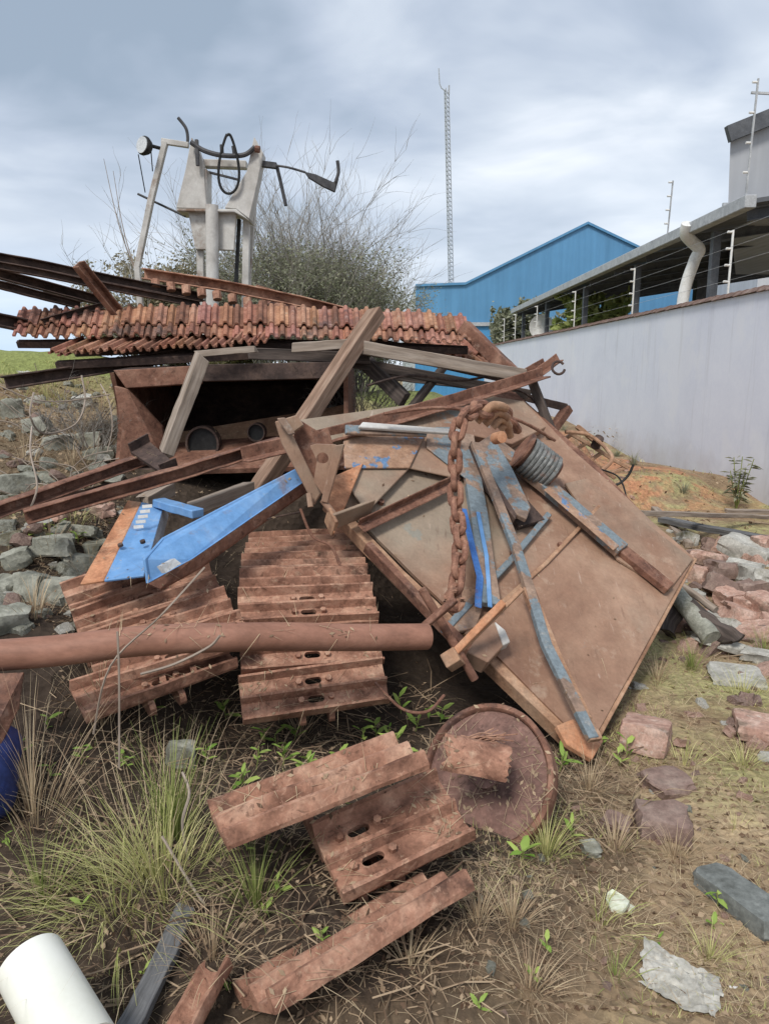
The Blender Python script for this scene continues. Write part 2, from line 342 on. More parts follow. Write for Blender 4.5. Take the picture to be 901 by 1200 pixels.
ll = nn(nt, 'ShaderNodeMath', operation='MULTIPLY'); nt.links.new(step(nt, sx.outputs['X'], -1.0, -1.6), ll.inputs[0]); nt.links.new(step(nt, sx.outputs['Y'], 7.5, 6.0), ll.inputs[1])
c = mix(nt, mth0(nt, ll.outputs[0], .75), c, (.12,.095,.065))
# orange subsoil on the mound next to the wall
vd = nn(nt, 'ShaderNodeVectorMath', operation='DISTANCE'); nt.links.new(v, vd.inputs[0]); vd.inputs[1].default_value = (2.9, 9.3, .5)
om = nn(nt, 'ShaderNodeMath', operation='MULTIPLY'); nt.links.new(step(nt, vd.outputs['Value'], 2.2, .8), om.inputs[0]); nt.links.new(step(nt, nz(nt, v, 2.5, 5), .44, .56), om.inputs[1])
c = mix(nt, om.outputs[0], c, (.42,.21,.12))
# dark wet humus round the scrap, deepened to paint in the shade of hollows
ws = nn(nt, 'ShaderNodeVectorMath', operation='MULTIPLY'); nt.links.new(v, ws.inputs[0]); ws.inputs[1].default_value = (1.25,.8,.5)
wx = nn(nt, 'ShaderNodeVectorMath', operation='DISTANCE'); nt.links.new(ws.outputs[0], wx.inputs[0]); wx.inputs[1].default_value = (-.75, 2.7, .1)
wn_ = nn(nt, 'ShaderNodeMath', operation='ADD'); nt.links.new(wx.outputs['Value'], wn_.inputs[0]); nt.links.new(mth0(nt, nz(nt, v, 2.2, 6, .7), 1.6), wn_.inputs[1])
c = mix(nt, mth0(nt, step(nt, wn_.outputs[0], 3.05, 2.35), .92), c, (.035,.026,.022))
vo = nn(nt, 'ShaderNodeTexVoronoi'); vo.inputs['Scale'].default_value = 26; nt.links.new(v, vo.inputs['Vector'])
c = mix(nt, .5, c, ramp(nt, vo.outputs['Color'], [(.2,(.34,.32,.30)), (.8,(.68,.66,.62))]), 'OVERLAY')
fg = nz(nt, v, 70, 5, .75); c = mix(nt, .5, c, ramp(nt, fg, [(.3,(.3,.3,.3)), (.7,(.7,.7,.7))]), 'OVERLAY')
nt.links.new(c, b.inputs['Base Color']); b.inputs['Roughness'].default_value = .95; b.inputs['Specular IOR Level'].default_value = .15
bump(nt, b, mix(nt, .5, nz(nt, v, 12, 8, .7), vo.outputs['Distance']), .9, .03)
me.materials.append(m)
# ------------------------------------------------------------------ world
SUN_EL, SUN_AZ = R(52), R(205)     # azimuth clockwise from +Y (behind the camera, to its right)
w = bpy.data.worlds.new('World'); sc.world = w; w.use_nodes = True; nt = w.node_tree; nt.nodes.clear()
out = nn(nt, 'ShaderNodeOutputWorld'); bg = nn(nt, 'ShaderNodeBackground'); nt.links.new(bg.outputs[0], out.inputs[0])
sky = nn(nt, 'ShaderNodeTexSky', sky_type='NISHITA', sun_disc=False, sun_elevation=SUN_EL, sun_rotation=SUN_AZ)
bg.inputs['Strength'].default_value = .1
tc = nn(nt, 'ShaderNodeTexCoord'); sx = nn(nt, 'ShaderNodeSeparateXYZ'); nt.links.new(tc.outputs['Generated'], sx.inputs[0])
def mth(op, a, b_):
    n = nn(nt, 'ShaderNodeMath', operation=op)
    for i, q in enumerate((a, b_)):
        if isinstance(q, (int, float)): n.inputs[i].default_value = q
        else: nt.links.new(q, n.inputs[i])
    return n.outputs[0]
zz = mth('ADD', mth('MAXIMUM', sx.outputs['Z'], 0), .22)
cx = nn(nt, 'ShaderNodeCombineXYZ'); nt.links.new(mth('DIVIDE', sx.outputs['X'], zz), cx.inputs[0]); nt.links.new(mth('DIVIDE', sx.outputs['Y'], zz), cx.inputs[1])
mp = nn(nt, 'ShaderNodeMapping'); mp.inputs['Rotation'].default_value = (0,0,R(35)); mp.inputs['Scale'].default_value = (.8,1.05,1); mp.inputs['Location'].default_value = (2.3,.4,0)
nt.links.new(cx.outputs[0], mp.inputs['Vector'])
n1 = nz(nt, mp.outputs[0], .95, 4, .48, .6); n2 = nz(nt, mp.outputs[0], 2.6, 5, .5, .4)
cl = mix(nt, .30, n1, n2)
# cloud brightness (radiance/strength)
c = ramp(nt, cl, [(.39,(.28,.345,.43)), (.46,(.40,.46,.555)), (.54,(.57,.625,.70)), (.62,(.80,.83,.88))])
hor = step(nt, sx.outputs['Z'], .30, .0)
c = mix(nt, mth('MULTIPLY', hor, .75), c, (.66,.72,.80))
lb = mth('MULTIPLY', step(nt, sx.outputs['X'], -.22, -.50), step(nt, sx.outputs['Z'], .16, .02))
c = mix(nt, mth('MULTIPLY', lb, .75), c, (.42,.60,.88))
sc_ = nn(nt, 'ShaderNodeVectorMath', operation='SCALE'); nt.links.new(c, sc_.inputs[0]); sc_.inputs['Scale'].default_value = 10.6
mx = mix(nt, .90, sky.outputs[0], sc_.outputs[0]); nt.links.new(mx, bg.inputs[0])
sd = bpy.data.lights.new('sun', 'SUN'); sd.energy = 2.3; sd.angle = R(14); sd.color = (1,.96,.9)
so = bpy.data.objects.new('sun', sd); col.objects.link(so)
sdir = Vector((math.sin(SUN_AZ)*math.cos(SUN_EL), math.cos(SUN_AZ)*math.cos(SUN_EL), math.sin(SUN_EL)))
so.rotation_euler = sdir.to_track_quat('Z', 'Y').to_euler(); so.location = (0,-5,20)
sc.view_settings.view_transform = 'Standard'; sc.view_settings.look = 'None'; sc.view_settings.exposure = .36; sc.view_settings.gamma = 1
# ================================================================== BACKGROUND
# ---- boundary wall
pa, pb = atz(901, 333, 2.62), atz(583, 402, 2.62)
wd = (pb-pa); wd.z = 0; wl = wd.length; wd.normalize()
wn = Vector((wd.y, -wd.x, 0))           # away from the yard (+x)
if wn.x < 0: wn = -wn
w0 = pa-wd*7.0; w1 = pb+wd*3
w0.z = w1.z = 0
root = empty('boundary_wall', 'long white plastered wall with a dark tile coping along the right', 'wall', w0)
L = (w1-w0).length; k = MB(); n = 60
vs = []
for i in range(n+1):
    p = w0+wd*(L*i/n)
    for off in (0, .16):
        for z in (-.3, 2.55): vs.append(p+wn*off+Vector((0,0,z)))
fs = []
for i in range(n):
    a_, b_ = i*4, i*4+4
    fs += [(a_,a_+1,b_+1,b_),(a_+2,b_+2,b_+3,a_+3),(a_+1,a_+3,b_+3,b_+1),(a_,b_,b_+2,a_+2)]
fs += [(0,2,3,1),(n*4,n*4+1,n*4+3,n*4+2)]
k.add(vs, fs); k.build('wall_body', M['plaster'], root)
k = MB(); nt_ = int(L/.2)
for i in range(nt_):
    p = w0+wd*((i+.5)*L/nt_)+wn*.08+Vector((0,0,2.553))
    pr = [(-.125,0),(-.10,.035),(-.04,.065),(.04,.065),(.10,.035),(.125,0)]
    j = random.uniform(-.006,.006)
    k.ext(pr, [p-wd*.102+Vector((0,0,j+.012)), p+wd*.102+Vector((0,0,j))])
k.build('coping', M['coping'], root)
# ---- electric fence posts on the wall
def fpost(base, h, label, grp, mat='whiteplastic', lean=0):
    r0 = empty('fence_post', label, 'fence post', base, grp)
    q = MB(); q.ext(rect(.022,.022), [base, base+Vector((lean,0,h))], Vector((1,0,0))); q.build('pole', M[mat], r0)
    n = 4 if h > .7 else 3
    for i in range(n):
        q = MB(); z = h*(.22+.75*i/(n-1)); c0 = base+Vector((lean*z/h,0,z))
        q.tube([c0-Vector((.075,0,0)), c0-Vector((.012,0,0))], .016, 8); q.build('insulator', M['whiteplastic'], r0)
    return r0
wires = []
lab = ['nearest the right edge of the photo', 'second back along the coping', 'third back along the coping', 'fourth back along the coping', 'fifth back, small', 'sixth back, small', 'seventh back, tiny']
for i, px in enumerate((852, 740, 672, 628, 603, 590)):
    # find wall parameter whose coping top projects at px
    lo, hi = 0, L
    for _ in range(40):
        mid = (lo+hi)/2; p = w0+wd*mid+wn*.08+Vector((0,0,2.6))
        if pix(p)[0] > px: lo = mid
        else: hi = mid
    p = w0+wd*lo+wn*.08+Vector((0,0,2.6)); fpost(p, .85, 'white electric fence post on the wall, '+lab[i], 'electric fence posts on the wall')
k_ = []
for i in range(4):
    z = 2.6+.85*(.22+.75*i/3); q = MB(); q.tube([w0+wd*5+wn*.01+Vector((0,0,z)), w1+wn*.01+Vector((0,0,z))], .0022, 4)
    thing(q, 'fence_wire', 'thin wire strung between the wall fence posts', 'wire', 'steel', 'electric fence wires')
# ---- carport roof beyond the wall
X0 = 5.05; zed = lambda x: 3.85+(x-X0)*.15
Yn, Yf = 10.5, 29.0
root = empty('carport', 'dark open-sided carport roof on posts with a grey gutter beyond the wall', 'carport', (X0, Yn, 0))
k = MB(); th = .06
k.add([(X0,Yn,zed(X0)),(16,Yn,zed(16)),(16,Yf,zed(16)),(X0,Yf,zed(X0)),(X0,Yn,zed(X0)+th),(16,Yn,zed(16)+th),(16,Yf,zed(16)+th),(X0,Yf,zed(X0)+th)],
      [(0,1,2,3),(4,7,6,5),(0,4,5,1),(1,5,6,2),(2,6,7,3),(3,7,4,0)]); k.build('roof', M['under'], root)
k = MB(); k.ext(rect(.16,.17), [Vector((X0-.09,Yn-.05,3.86)), Vector((X0-.09,Yf,3.86))]); k.build('gutter', M['steel'], root, bevel=.01)
for i in range(10):
    y = Yn+.3+i*2.0; k = MB(); k.ext(chan(.08,.16,.012), [Vector((X0+.05,y,zed(X0)-.10)), Vector((15.9,y,zed(15.9)-.10))]); k.build('rafter', M['steel_dark'], root)
for y in (12.0, 15.6, 19.5, 24.0, 28.0):
    k = MB(); k.ext(rect(.12,.12), [Vector((X0+.15,y,0)), Vector((X0+.15,y,3.74))], Vector((1,0,0))); k.build('post', M['steel_dark'], root)
for y in (11.3, 17, 23):
    k = MB(); k.ext(rect(.3,.3), [Vector((9.6,y,0)), Vector((9.6,y,4.3))], Vector((1,0,0))); k.build('pillar', M['steel_dark'], root)
c0 = at(803, 350, 11.3); c1 = at(808, 318, 11.2); 
k = MB(); k.tube(smoothpath([at(799,352,12.7)+Vector((0,0,-1.2)), at(800,350,12.7), at(813,306,12.6), at(819,293,12.55), at(810,283,12.5), at(803,274,12.4), at(805,262,12.3)], 6), .095, 12)
dp = k.build('downpipe', M['whiteplastic'], root, smooth=True)
for (px, Y, h, t) in ((739, 13.4, .9, 'behind the middle of the gutter'), (867, 10.6, 1.5, 'tall, in front of the grey upper storey')):
    p = at(px, 280, Y); p.z = 3.93; p.x = max(p.x, X0-.1)
    fpost(p, h, 'electric fence post standing on the carport gutter, '+t, None, 'steel', .03)
# ---- grey upper storey
k = MB(); x0 = at(856, 240, 11.2).x
root = empty('grey_building', 'grey clad upper storey with sloping roof edge at the right border', 'building', (x0, 11.4, zed(x0)))
zt = at(862, 163, 11.4).z; zb = 3.98
bx = x0*1.75
k.add([(x0+.05,11.4,zb),(x0+6,11.4,zb),(x0+6,11.4,zt+2.3),(x0,11.4,zt),(bx,19,zb),(x0+6,19,zb),(x0+6,19,zt+2.3),(bx,19,zt+.5)],
      [(0,1,2,3),(4,7,6,5),(0,3,7,4),(1,5,6,2),(3,2,6,7),(0,4,5,1)]); k.build('wall', M['grey_clad'], root)
k = MB(); k.ext(rect(.22,.10), [Vector((x0-.08,11.32,zt+.04)), Vector((x0+6,11.32,zt+2.38))], Vector((0,1,0))); k.build('roof_edge', M['steel_dark'], root)
k = MB(); k.ext(rect(.06,.05), [Vector((x0-.05,11.36,zb+.02)), Vector((x0+6,11.36,zb+.02))], Vector((0,1,0))); k.build('flashing', M['steel'], root)
k = MB(); k.ext(rect(.03,.03), [Vector((x0+.15,11.2,zt+.55)), Vector((x0+1.2,11.2,zt+.5))]); k.build('rod', M['steel'], root)
# ---- blue warehouse
Yw = 38.0
def W(px, py): return at(px, py, Yw)
root = empty('blue_warehouse', 'blue metal warehouse with a gabled front behind the wall', 'warehouse', (10, Yw, 0))
A_, B_, C_, P_ = W(487,335), W(545,333), W(688,262), W(747,290)
sl = (C_.z-P_.z)/(P_.x-C_.x); E_ = Vector((17.2, Yw, C_.z-sl*(17.2-C_.x)))
zb = W(540,380).z
k = MB(); poly = [Vector((A_.x,Yw,zb)), Vector((17.2,Yw,zb)), E_, C_, B_, A_]
n = len(poly); back = [p+Vector((0,26,0)) for p in poly]
k.add(poly+back, [tuple(range(n)), tuple(range(2*n-1,n-1,-1))]+[(i,(i+1) % n,(i+1) % n+n,i+n) for i in (1,)]); k.build('front_wall', M['wh_blue'], root)
k = MB(); k.add([Vector((A_.x,Yw,0)), Vector((21,Yw,0)), Vector((21,Yw,zb)), Vector((A_.x,Yw,zb))], [(0,1,2,3)])
k.build('lower_wall', M['wh_blue2'], root)
k = MB(); k.add([Vector((A_.x,Yw,0)), Vector((A_.x,Yw+26,0)), Vector((A_.x,Yw+26,A_.z)), A_], [(0,1,2,3)]); k.build('side_wall', M['wh_white'], root)
k = MB()
for a_, b_ in ((A_, B_), (B_, C_), (C_, E_)):
    u = Vector((0,0,.08)); k.add([a_+Vector((0,-.12,0))+u, b_+Vector((0,-.12,0))+u, b_+Vector((0,26,0))+u, a_+Vector((0,26,0))+u, a_+Vector((0,-.12,-.12))+u, b_+Vector((0,-.12,-.12))+u, b_+Vector((0,26,-.12))+u, a_+Vector((0,26,-.12))+u],
          [(0,1,2,3),(4,7,6,5),(0,4,5,1),(0,3,7,4),(1,5,6,2)])
k.build('roof', M['wh_blue'], root)
k = MB(); k.ext(rect(.08,.18), [Vector((A_.x,Yw-.1,zb)), Vector((17.2,Yw-.1,zb))]); k.build('band', M['steel'], root)
# lower white annex seen below the carport
k = MB(); p = at(868, 322, 33); k.box((p.x+4, 34, p.z/2), (8, 5, p.z)); 
root = empty('white_annex', 'pale low building glimpsed under the carport roof at the right border', 'building', (p.x+4,34,0)); k.build('wall', M['wh_white'], root)
for i in range(4):
    k = MB(); k.box((p.x+.7+i*.9, 31.45, p.z-1.1), (.6,.08,.9)); k.build('window', M['steel_dark'], root)
# ---- lattice mast
def mast():
    Y = 62.0; b0 = at(528, 345, Y); t0 = at(523, 104, Y); b0 = t0+(b0-t0)*1.6; 
    b0.z = 0; wdt = .42
    root = empty('radio_mast', 'tall thin lattice radio mast rising behind the blue warehouse', 'mast', b0)
    ax = (t0-b0); n = 70
    corners = [Vector((math.cos(a)*wdt*.6, math.sin(a)*wdt*.6, 0)) for a in (.3, .3+2.094, .3+4.19)]
    for c in corners:
        k = MB(); k.tube([b0+c, t0+c*.8], .035, 5); k.build('leg', M['steel'], root)
    k = MB()
    for i in range(n):
        f0, f1 = i/n, (i+1)/n
        for j in range(3):
            c0, c1 = corners[j], corners[(j+1) % 3]
            k.tube([b0+ax*f0+c0*(1-.2*f0), b0+ax*f1+c1*(1-.2*f1)], .018, 4)
            k.tube([b0+ax*f0+c0*(1-.2*f0), b0+ax*f0+c1*(1-.2*f0)], .018, 4)
    k.build('bracing', M['steel'], root)
    k = MB(); k.tube([t0+Vector((-.05,0,-.2)), at(517,103,Y), at(515,98,Y), at(514,80,Y)], .04, 6); k.build('whip_antenna', M['steel'], root)
    k = MB(); k.tube([t0+Vector((.2,0,-.4)), t0+Vector((.2,0,.25))], .06, 6); k.build('lightning_rod', M['steel'], root)
mast()
# ---- dish behind wall
p = at(634, 383, 24.5); root = empty('satellite_dish', 'white round dish glimpsed above the far end of the wall', 'dish', (p.x,p.y,0))
k = MB(); ring = []
for i, (r_, d) in enumerate(((.02,.12),(.2,.08),(.38,0),(.40,-.01))):
    ring += [Vector((p.x+math.cos(a)*r_, p.y+d, p.z+math.sin(a)*r_)) for a in [2*math.pi*j/20 for j in range(20)]]
k.add(ring, [(i*20+j, i*20+(j+1) % 20, (i+1)*20+(j+1) % 20, (i+1)*20+j) for i in range(3) for j in range(20)]+[tuple(range(20))]); k.build('reflector', M['whiteplastic'], root)
k = MB(); k.tube([Vector((p.x,p.y+.15,0)), Vector((p.x,p.y+.15,p.z))], .04, 8); k.build('pole', M['steel'], root)
# ================================================================== FOLIAGE
MINX = -99      # nothing of a shrub grows through the wall
def leafquad(k, c, s, tint, long=1.8):
    if c.x < MINX+s: return
    d = Vector((random.gauss(0,1), random.gauss(0,1), random.gauss(0,.7))).normalized()
    e = d.orthogonal().normalized(); e.rotate(Matrix.Rotation(random.uniform(0,6.28), 3, d))
    a = d*s*long/2; b_ = e*s/2
    k.add([c-a, c+b_*.9, c+a, c-b_*.9], [(0,1,2,3)], tint)
def twigtree(name, label, cat, base, height, spread, nstem, matw='twig', leaves=0, leafmat_='leafdark', leafs=.05, grp=None, droop=0, thin=1.0, lean=(0,0), lowleaf=0):
    root = empty(name, label, cat, base, grp); k = MB(); lf = MB()
    def seg(p, q, r0, r1, t):
        d = (q-p); 
        if d.length < 1e-5 or min(p.x, q.x) < MINX: return
        a = d.orthogonal().normalized(); b_ = d.normalized().cross(a)
        vs = [p+a*r0, p-a*r0*.5+b_*r0*.87, p-a*r0*.5-b_*r0*.87, q+a*r1, q-a*r1*.5+b_*r1*.87, q-a*r1*.5-b_*r1*.87]
        k.add(vs, [(0,1,4,3),(1,2,5,4),(2,0,3,5)], t)
    def grow(p, d, ln, r, lev):
        n = 5; t = random.random()
        for i in range(n):
            d2 = (d+Vector((random.gauss(0,.13), random.gauss(0,.13), random.gauss(0,.08)-droop*.06))).normalized()
            q = p+d2*ln/n; seg(p, q, r*(1-i/n*.7), r*(1-(i+1)/n*.7), t)
            if lev > 0 and i >= 1:
                for _ in range(random.choice((1,2,2))):
                    s_ = d2+Vector((random.gauss(0,.5), random.gauss(0,.5), random.gauss(.15,.3))); grow(q, s_.normalized(), ln*random.uniform(.3,.55), r*.5, lev-1)
            if leaves and (lev <= 1) and (lowleaf == 0 or q.z-base[2] < lowleaf):
                for _ in range(leaves): leafquad(lf, q+Vector((random.gauss(0,.06), random.gauss(0,.06), random.gauss(0,.06))), leafs*random.uniform(.5,1.3), random.random())
            p, d = q, d2
    for i in range(nstem):
        a = random.uniform(0, 6.283); rr = random.random()**.5
        st = Vector(base)+Vector((math.cos(a)*rr*spread*.35, math.sin(a)*rr*spread*.35, 0))
        d = Vector((math.cos(a)*rr*spread/height*1.1+lean[0], math.sin(a)*rr*spread/height*1.1+lean[1], 1)).normalized()
        grow(st, d, height*random.uniform(.6,1)*(1-.25*rr), .012*thin, 2)
    k.build('stems', M[matw], root, tint=True)
    if lf.v: lf.build('foliage', M[leafmat_], root, tint=True)
    return root
def gp(px, Y, dz=0):
    x = at(px, 400, Y).x; return Vector((x, Y, H(x, Y)-.05+dz))
twigtree('bare_shrub', 'tall bare grey twiggy shrub right behind the white mast frame', 'shrub', gp(348, 10), 2.6, 1.1, 120, grp='bare shrubs behind the roof', leaves=2, leafs=.02, lowleaf=1.9, thin=.75)
twigtree('bare_shrub', 'wide bare twiggy shrub right of the tall one, lower crown', 'shrub', gp(385, 11), 2.2, 1.1, 130, grp='bare shrubs behind the roof', leaves=2, leafs=.02, lowleaf=1.5, thin=.75)
twigtree('bare_shrub', 'lowest bare shrub at the right end of the thicket before the blue warehouse', 'shrub', gp(418, 11.5), 1.3, .7, 80, grp='bare shrubs behind the roof', thin=.75, leafs=.028, leaves=1, lowleaf=.6)
twigtree('bare_shrub', 'thin sparse bare shrub between the left post and the white frame', 'shrub', gp(205, 9.5), 2.0, .7, 7, grp='bare shrubs behind the roof', thin=.8)
twigtree('bushy_tree', 'brown green leafy bush behind the left post of the white frame', 'bush', gp(185, 10.5), 1.35, 1.0, 30, leaves=9, leafmat_='leafbrown', leafs=.032)
twigtree('bushy_tree', 'brown green leafy bush visible between the legs of the white frame', 'bush', gp(262, 10.5), 1.45, 1.0, 24, leaves=8, leafmat_='leafbrown', leafs=.032)
for i, (px, a_) in enumerate(((122,186),(133,200))):
    p0 = at(170, 345, 8.5); p1 = at(px, a_, 8.5)
    k = MB(); k.tube(smoothpath([p0, p0.lerp(p1,.5)+Vector((-.05,0,-.02)), p1], 6), .008, 5, radii=[1-.7*i_/12 for i_ in range(13)])
    thing(k, 'dry_stalk', ('longest' if i == 0 else 'shorter')+' bare stem leaning left against the sky beside the left post', 'stem', 'twig' if False else 'wood', 'bare stems against the sky')
def wallbush(label, px, Y, h, s, n, lm='leafdark'):
    global MINX; MINX = 4.75
    x = at(px, 380, Y).x; twigtree('shrub', label, 'shrub', Vector((max(x, 6.1), Y*max(x, 6.1)/x, 0)), h, s, n, leaves=8, leafmat_=lm, leafs=.15, grp='shrubs beyond the wall', thin=1.4); MINX = -99
wallbush('green shrub at the far end of the wall under the carport edge', 612, 26.0, 3.6, .9, 16)
wallbush('low rounded green shrub beneath the carport roof in the middle', 694, 21.5, 2.9, 1.2, 16, 'grass')
# ================================================================== WHITE MACHINE
Ym = 7.0
def mz(x, y, Y=Ym): return at(140+x/3.218, 120+y/3.218, Y)
b0 = mz(350, 780); b0.z = H(b0.x, b0.y)
mast_r = empty('loader_mast', 'old white painted loader mast frame with bent posts rising behind the tile roof', 'machine', b0)
def poly(name, pts, Y, th, mat='white_paint', par=mast_r, bevel=.006):
    k = MB(); k.plate([mz(x, y, Y) for x, y in pts], Vector((0,-1,0)), th); return k.build(name, M[mat], par, bevel=bevel)
def bar(name, pts, w, mat='white_paint', par=mast_r, prof='box', Y=Ym, n=8):
    k = MB(); P = [mz(*p) if len(p) == 3 else mz(p[0], p[1], Y) for p in pts]
    wm = w/3.218*Y/F
    if prof == 'box': k.ext(rect(wm, wm), P, Vector((0,1,0)), .002)
    else: k.tube(smoothpath(P, 6), wm/2, n)
    return k.build(name, M[mat], par, bevel=.004 if prof == 'box' else 0, smooth=prof != 'box')
bar('post', [(175,150),(120,370),(68,620),(92,900)], 20)
bar('crossbar', [(160,147),(262,162)], 18, 'white_paint')
bar('horn', [(222,58),(250,95),(258,130),(256,165)], 11, 'metal_dark', prof='tube')
bar('support_rod', [(70,345),(250,430)], 8, 'metal_dark', prof='tube', Y=7.1)
poly('side_plate', [(272,130),(300,180),(318,240),(330,402),(214,398),(250,250)], 6.95, .10)
poly('side_plate', [(508,128),(542,190),(524,290),(490,440),(440,402),(396,398),(480,260)], 6.93, .16)
poly('cross_member', [(300,212),(478,218),(478,246),(300,240)], 7.06, .1)
poly('front_plate', [(258,404),(442,408),(432,558),(286,554)], 6.97, .05)
poly('bottom_lip', [(214,400),(440,402),(492,446),(434,414),(216,410)], 6.90, .3)
poly('edge_plate', [(306,240),(330,250),(330,402),(318,402)], 6.97, .2, 'white_paint')
bar('column', [(350,388),(352,900)], 46, prof='tube', Y=6.92, n=16)
bar('leg', [(306,550),(312,900)], 24, Y=7.05)
bar('leg', [(482,330),(474,900)], 24, Y=7.08)
bar('leg', [(512,330),(490,640),(488,900)], 16, Y=7.25)
bar('inner_leg', [(452,440),(440,700),(430,900)], 13, 'metal_dark', Y=7.15)
bar('dark_bar', [(270,150),(320,182),(390,200),(470,198),(512,168)], 17, 'metal_dark', prof='tube', Y=6.9)
bar('lever', [(292,140),(296,240)], 12, 'metal_dark', Y=6.9)
bar('lever', [(430,165),(436,205)], 12, 'metal_dark', Y=6.95)
bar('lever', [(386,160),(388,205)], 12, 'metal_dark', Y=6.95)
bar('bolt', [(512,175),(530,178)], 24, 'rust_brown', prof='tube', Y=6.85)
bar('link_rod', [(330,262),(450,292)], 8, 'metal_dark', Y=7.1)
k = MB(); ring = []
for i in range(41):
    a = 2*math.pi*i/40-1.9; ring.append(mz(413+36*math.cos(a)+8*math.sin(a*2), 232+112*math.sin(a)-(6 if i > 30 else 0), 6.86+.02*math.sin(a)+i*.001))
k.tube(ring[:41], .012, 8); k.build('hydraulic_hose', M['rubber'], mast_r, smooth=True)
bar('hydraulic_hose', [(404,785),(420,760),(436,730),(440,640)], 13, 'rubber', prof='tube', Y=6.95)
bar('arm', [(536,232),(592,240)], 20, 'metal_dark', Y=7.0)
bar('arm_rod', [(590,238),(640,246),(702,264)], 8, 'metal_dark', prof='tube', Y=6.95)
bar('brace', [(594,244),(612,320),(628,390)], 12, 'metal_dark', Y=7.02)
poly('bent_plate', [(696,260),(740,270),(806,300),(826,286),(812,338),(768,318),(712,284)], 6.92, .04, 'metal_dark')
bar('upright_rod', [(815,300),(826,262),(822,220)], 12, 'metal_dark', prof='tube', Y=6.9)
# work lamp on the left
lp = mz(86, 160, 6.9); k = MB()
axl = Vector((-.5,-.75,.1)).normalized(); e1 = axl.orthogonal().normalized(); e2 = axl.cross(e1)
lr = empty('work_lamp', 'round work lamp on a bracket at the left of the white frame', 'lamp', lp)
prof = [(.0,.0),(.072,.0),(.082,-.012),(.082,-.03),(.06,-.07),(.025,-.09),(0,-.092)]
vs = []; 
for r_, d in prof[1:-1]:
    vs += [lp+axl*d+(e1*math.cos(a)+e2*math.sin(a))*r_ for a in [2*math.pi*j/20 for j in range(20)]]
k.add(vs, [(i*20+j, i*20+(j+1) % 20, (i+1)*20+(j+1) % 20, (i+1)*20+j) for i in range(4) for j in range(20)]+[tuple(range(80,100))]); k.build('housing', M['rubber'], lr, smooth=True)
k = MB(); k.add([lp+axl*.006+(e1*math.cos(a)+e2*math.sin(a))*.07 for a in [2*math.pi*j/20 for j in range(20)]]+[lp+axl*-.01+(e1*math.cos(a)+e2*math.sin(a))*.07 for a in [2*math.pi*j/20 for j in range(20)]], [tuple(range(20))]+[(j,(j+1) % 20,(j+1) % 20+20,j+20) for j in range(20)]); k.build('lens', M['lens'], lr)
k = MB(); k.tube([lp-axl*.08, mz(125,165,6.95), mz(166,176,7.0)], .016, 8); k.build('bracket', M['rubber'], lr)
for a_, b_ in (((72,196),(98,340)), ((120,185),(126,260))):
    k = MB(); k.tube([mz(*a_, 6.95), mz(*b_, 7.0)], .005, 5); k.build('wire', M['rubber'], lr)
# ================================================================== TILE ROOFS
def tile_strip(name, label, L0, L1, B0, B1, n, rows, amp=.014, batten=True, grp=None, edge='rust_dark', wob=.012):
    """L0,L1 = lower (front) edge ends, B0,B1 = upper edge ends"""
    root = empty(name, label, 'roof', (Vector(L0)+Vector(L1)+Vector(B0)+Vector(B1))/4, grp)
    L0, L1, B0, B1 = map(Vector, (L0, L1, B0, B1)); k = MB()
    up = (L1-L0).cross(B0-L0).normalized(); up = up if up.z > 0 else -up
    for r_ in range(rows):
        cut = [0, .36, 1.0] if rows == 2 else [0, 1]
        va, vb = cut[r_]-.03, cut[r_+1]+.05
        for i in range(n):
            u0, u1 = i/n, (i+1)/n; jt = random.uniform(-wob, wob); jd = random.uniform(-.03,.03)
            tint = random.uniform(.8,1.12); tc_ = (tint, tint*random.uniform(.9,1.1), tint*random.uniform(.9,1.15)) 
            if random.random() < .14: tc_ = (tint*.65,)*3
            m_ = 9; vs = []
            for v_ in (va+jd, vb+jd):
                for lay in (0, 1):
                    for s in range(m_):
                        t_ = s/(m_-1); u = u0+(u1-u0)*(t_*1.16-.08)
                        lo = L0.lerp(L1, u); hi = B0.lerp(B1, u); p = lo.lerp(hi, v_)
                        hgt = amp*2.0*math.sqrt(max(0, 1-((t_-.5)/.24)**2))+ (.018 if v_ < va+.01+jd else 0)+r_*.0
                        vs.append(p+up*(hgt+jt-lay*.013+(.02*(1-(v_-va)))))
            a0, a1, b0_, b1_ = 0, m_, 2*m_, 3*m_
            fs = []
            for s in range(m_-1):
                fs += [(a0+s,a0+s+1,b0_+s+1,b0_+s),(a1+s,b1_+s,b1_+s+1,a1+s+1),(a0+s,a1+s,a1+s+1,a0+s+1),(b0_+s,b0_+s+1,b1_+s+1,b1_+s)]
            fs += [(a0,b0_,b1_,a1),(a0+m_-1,a1+m_-1,b1_+m_-1,b0_+m_-1)]
            k.add(vs, fs, tc_)
    k.build('tiles', M['tile'], root, tint=True, smooth=True)
    if batten:
        for v_ in (.12, .8):
            k = MB(); k.ext(rect(.05,.05), [L0.lerp(B0, v_)-up*.06, L1.lerp(B1, v_)-up*.06], up, .004); k.build('batten', M[edge], root, bevel=.004)
    return root
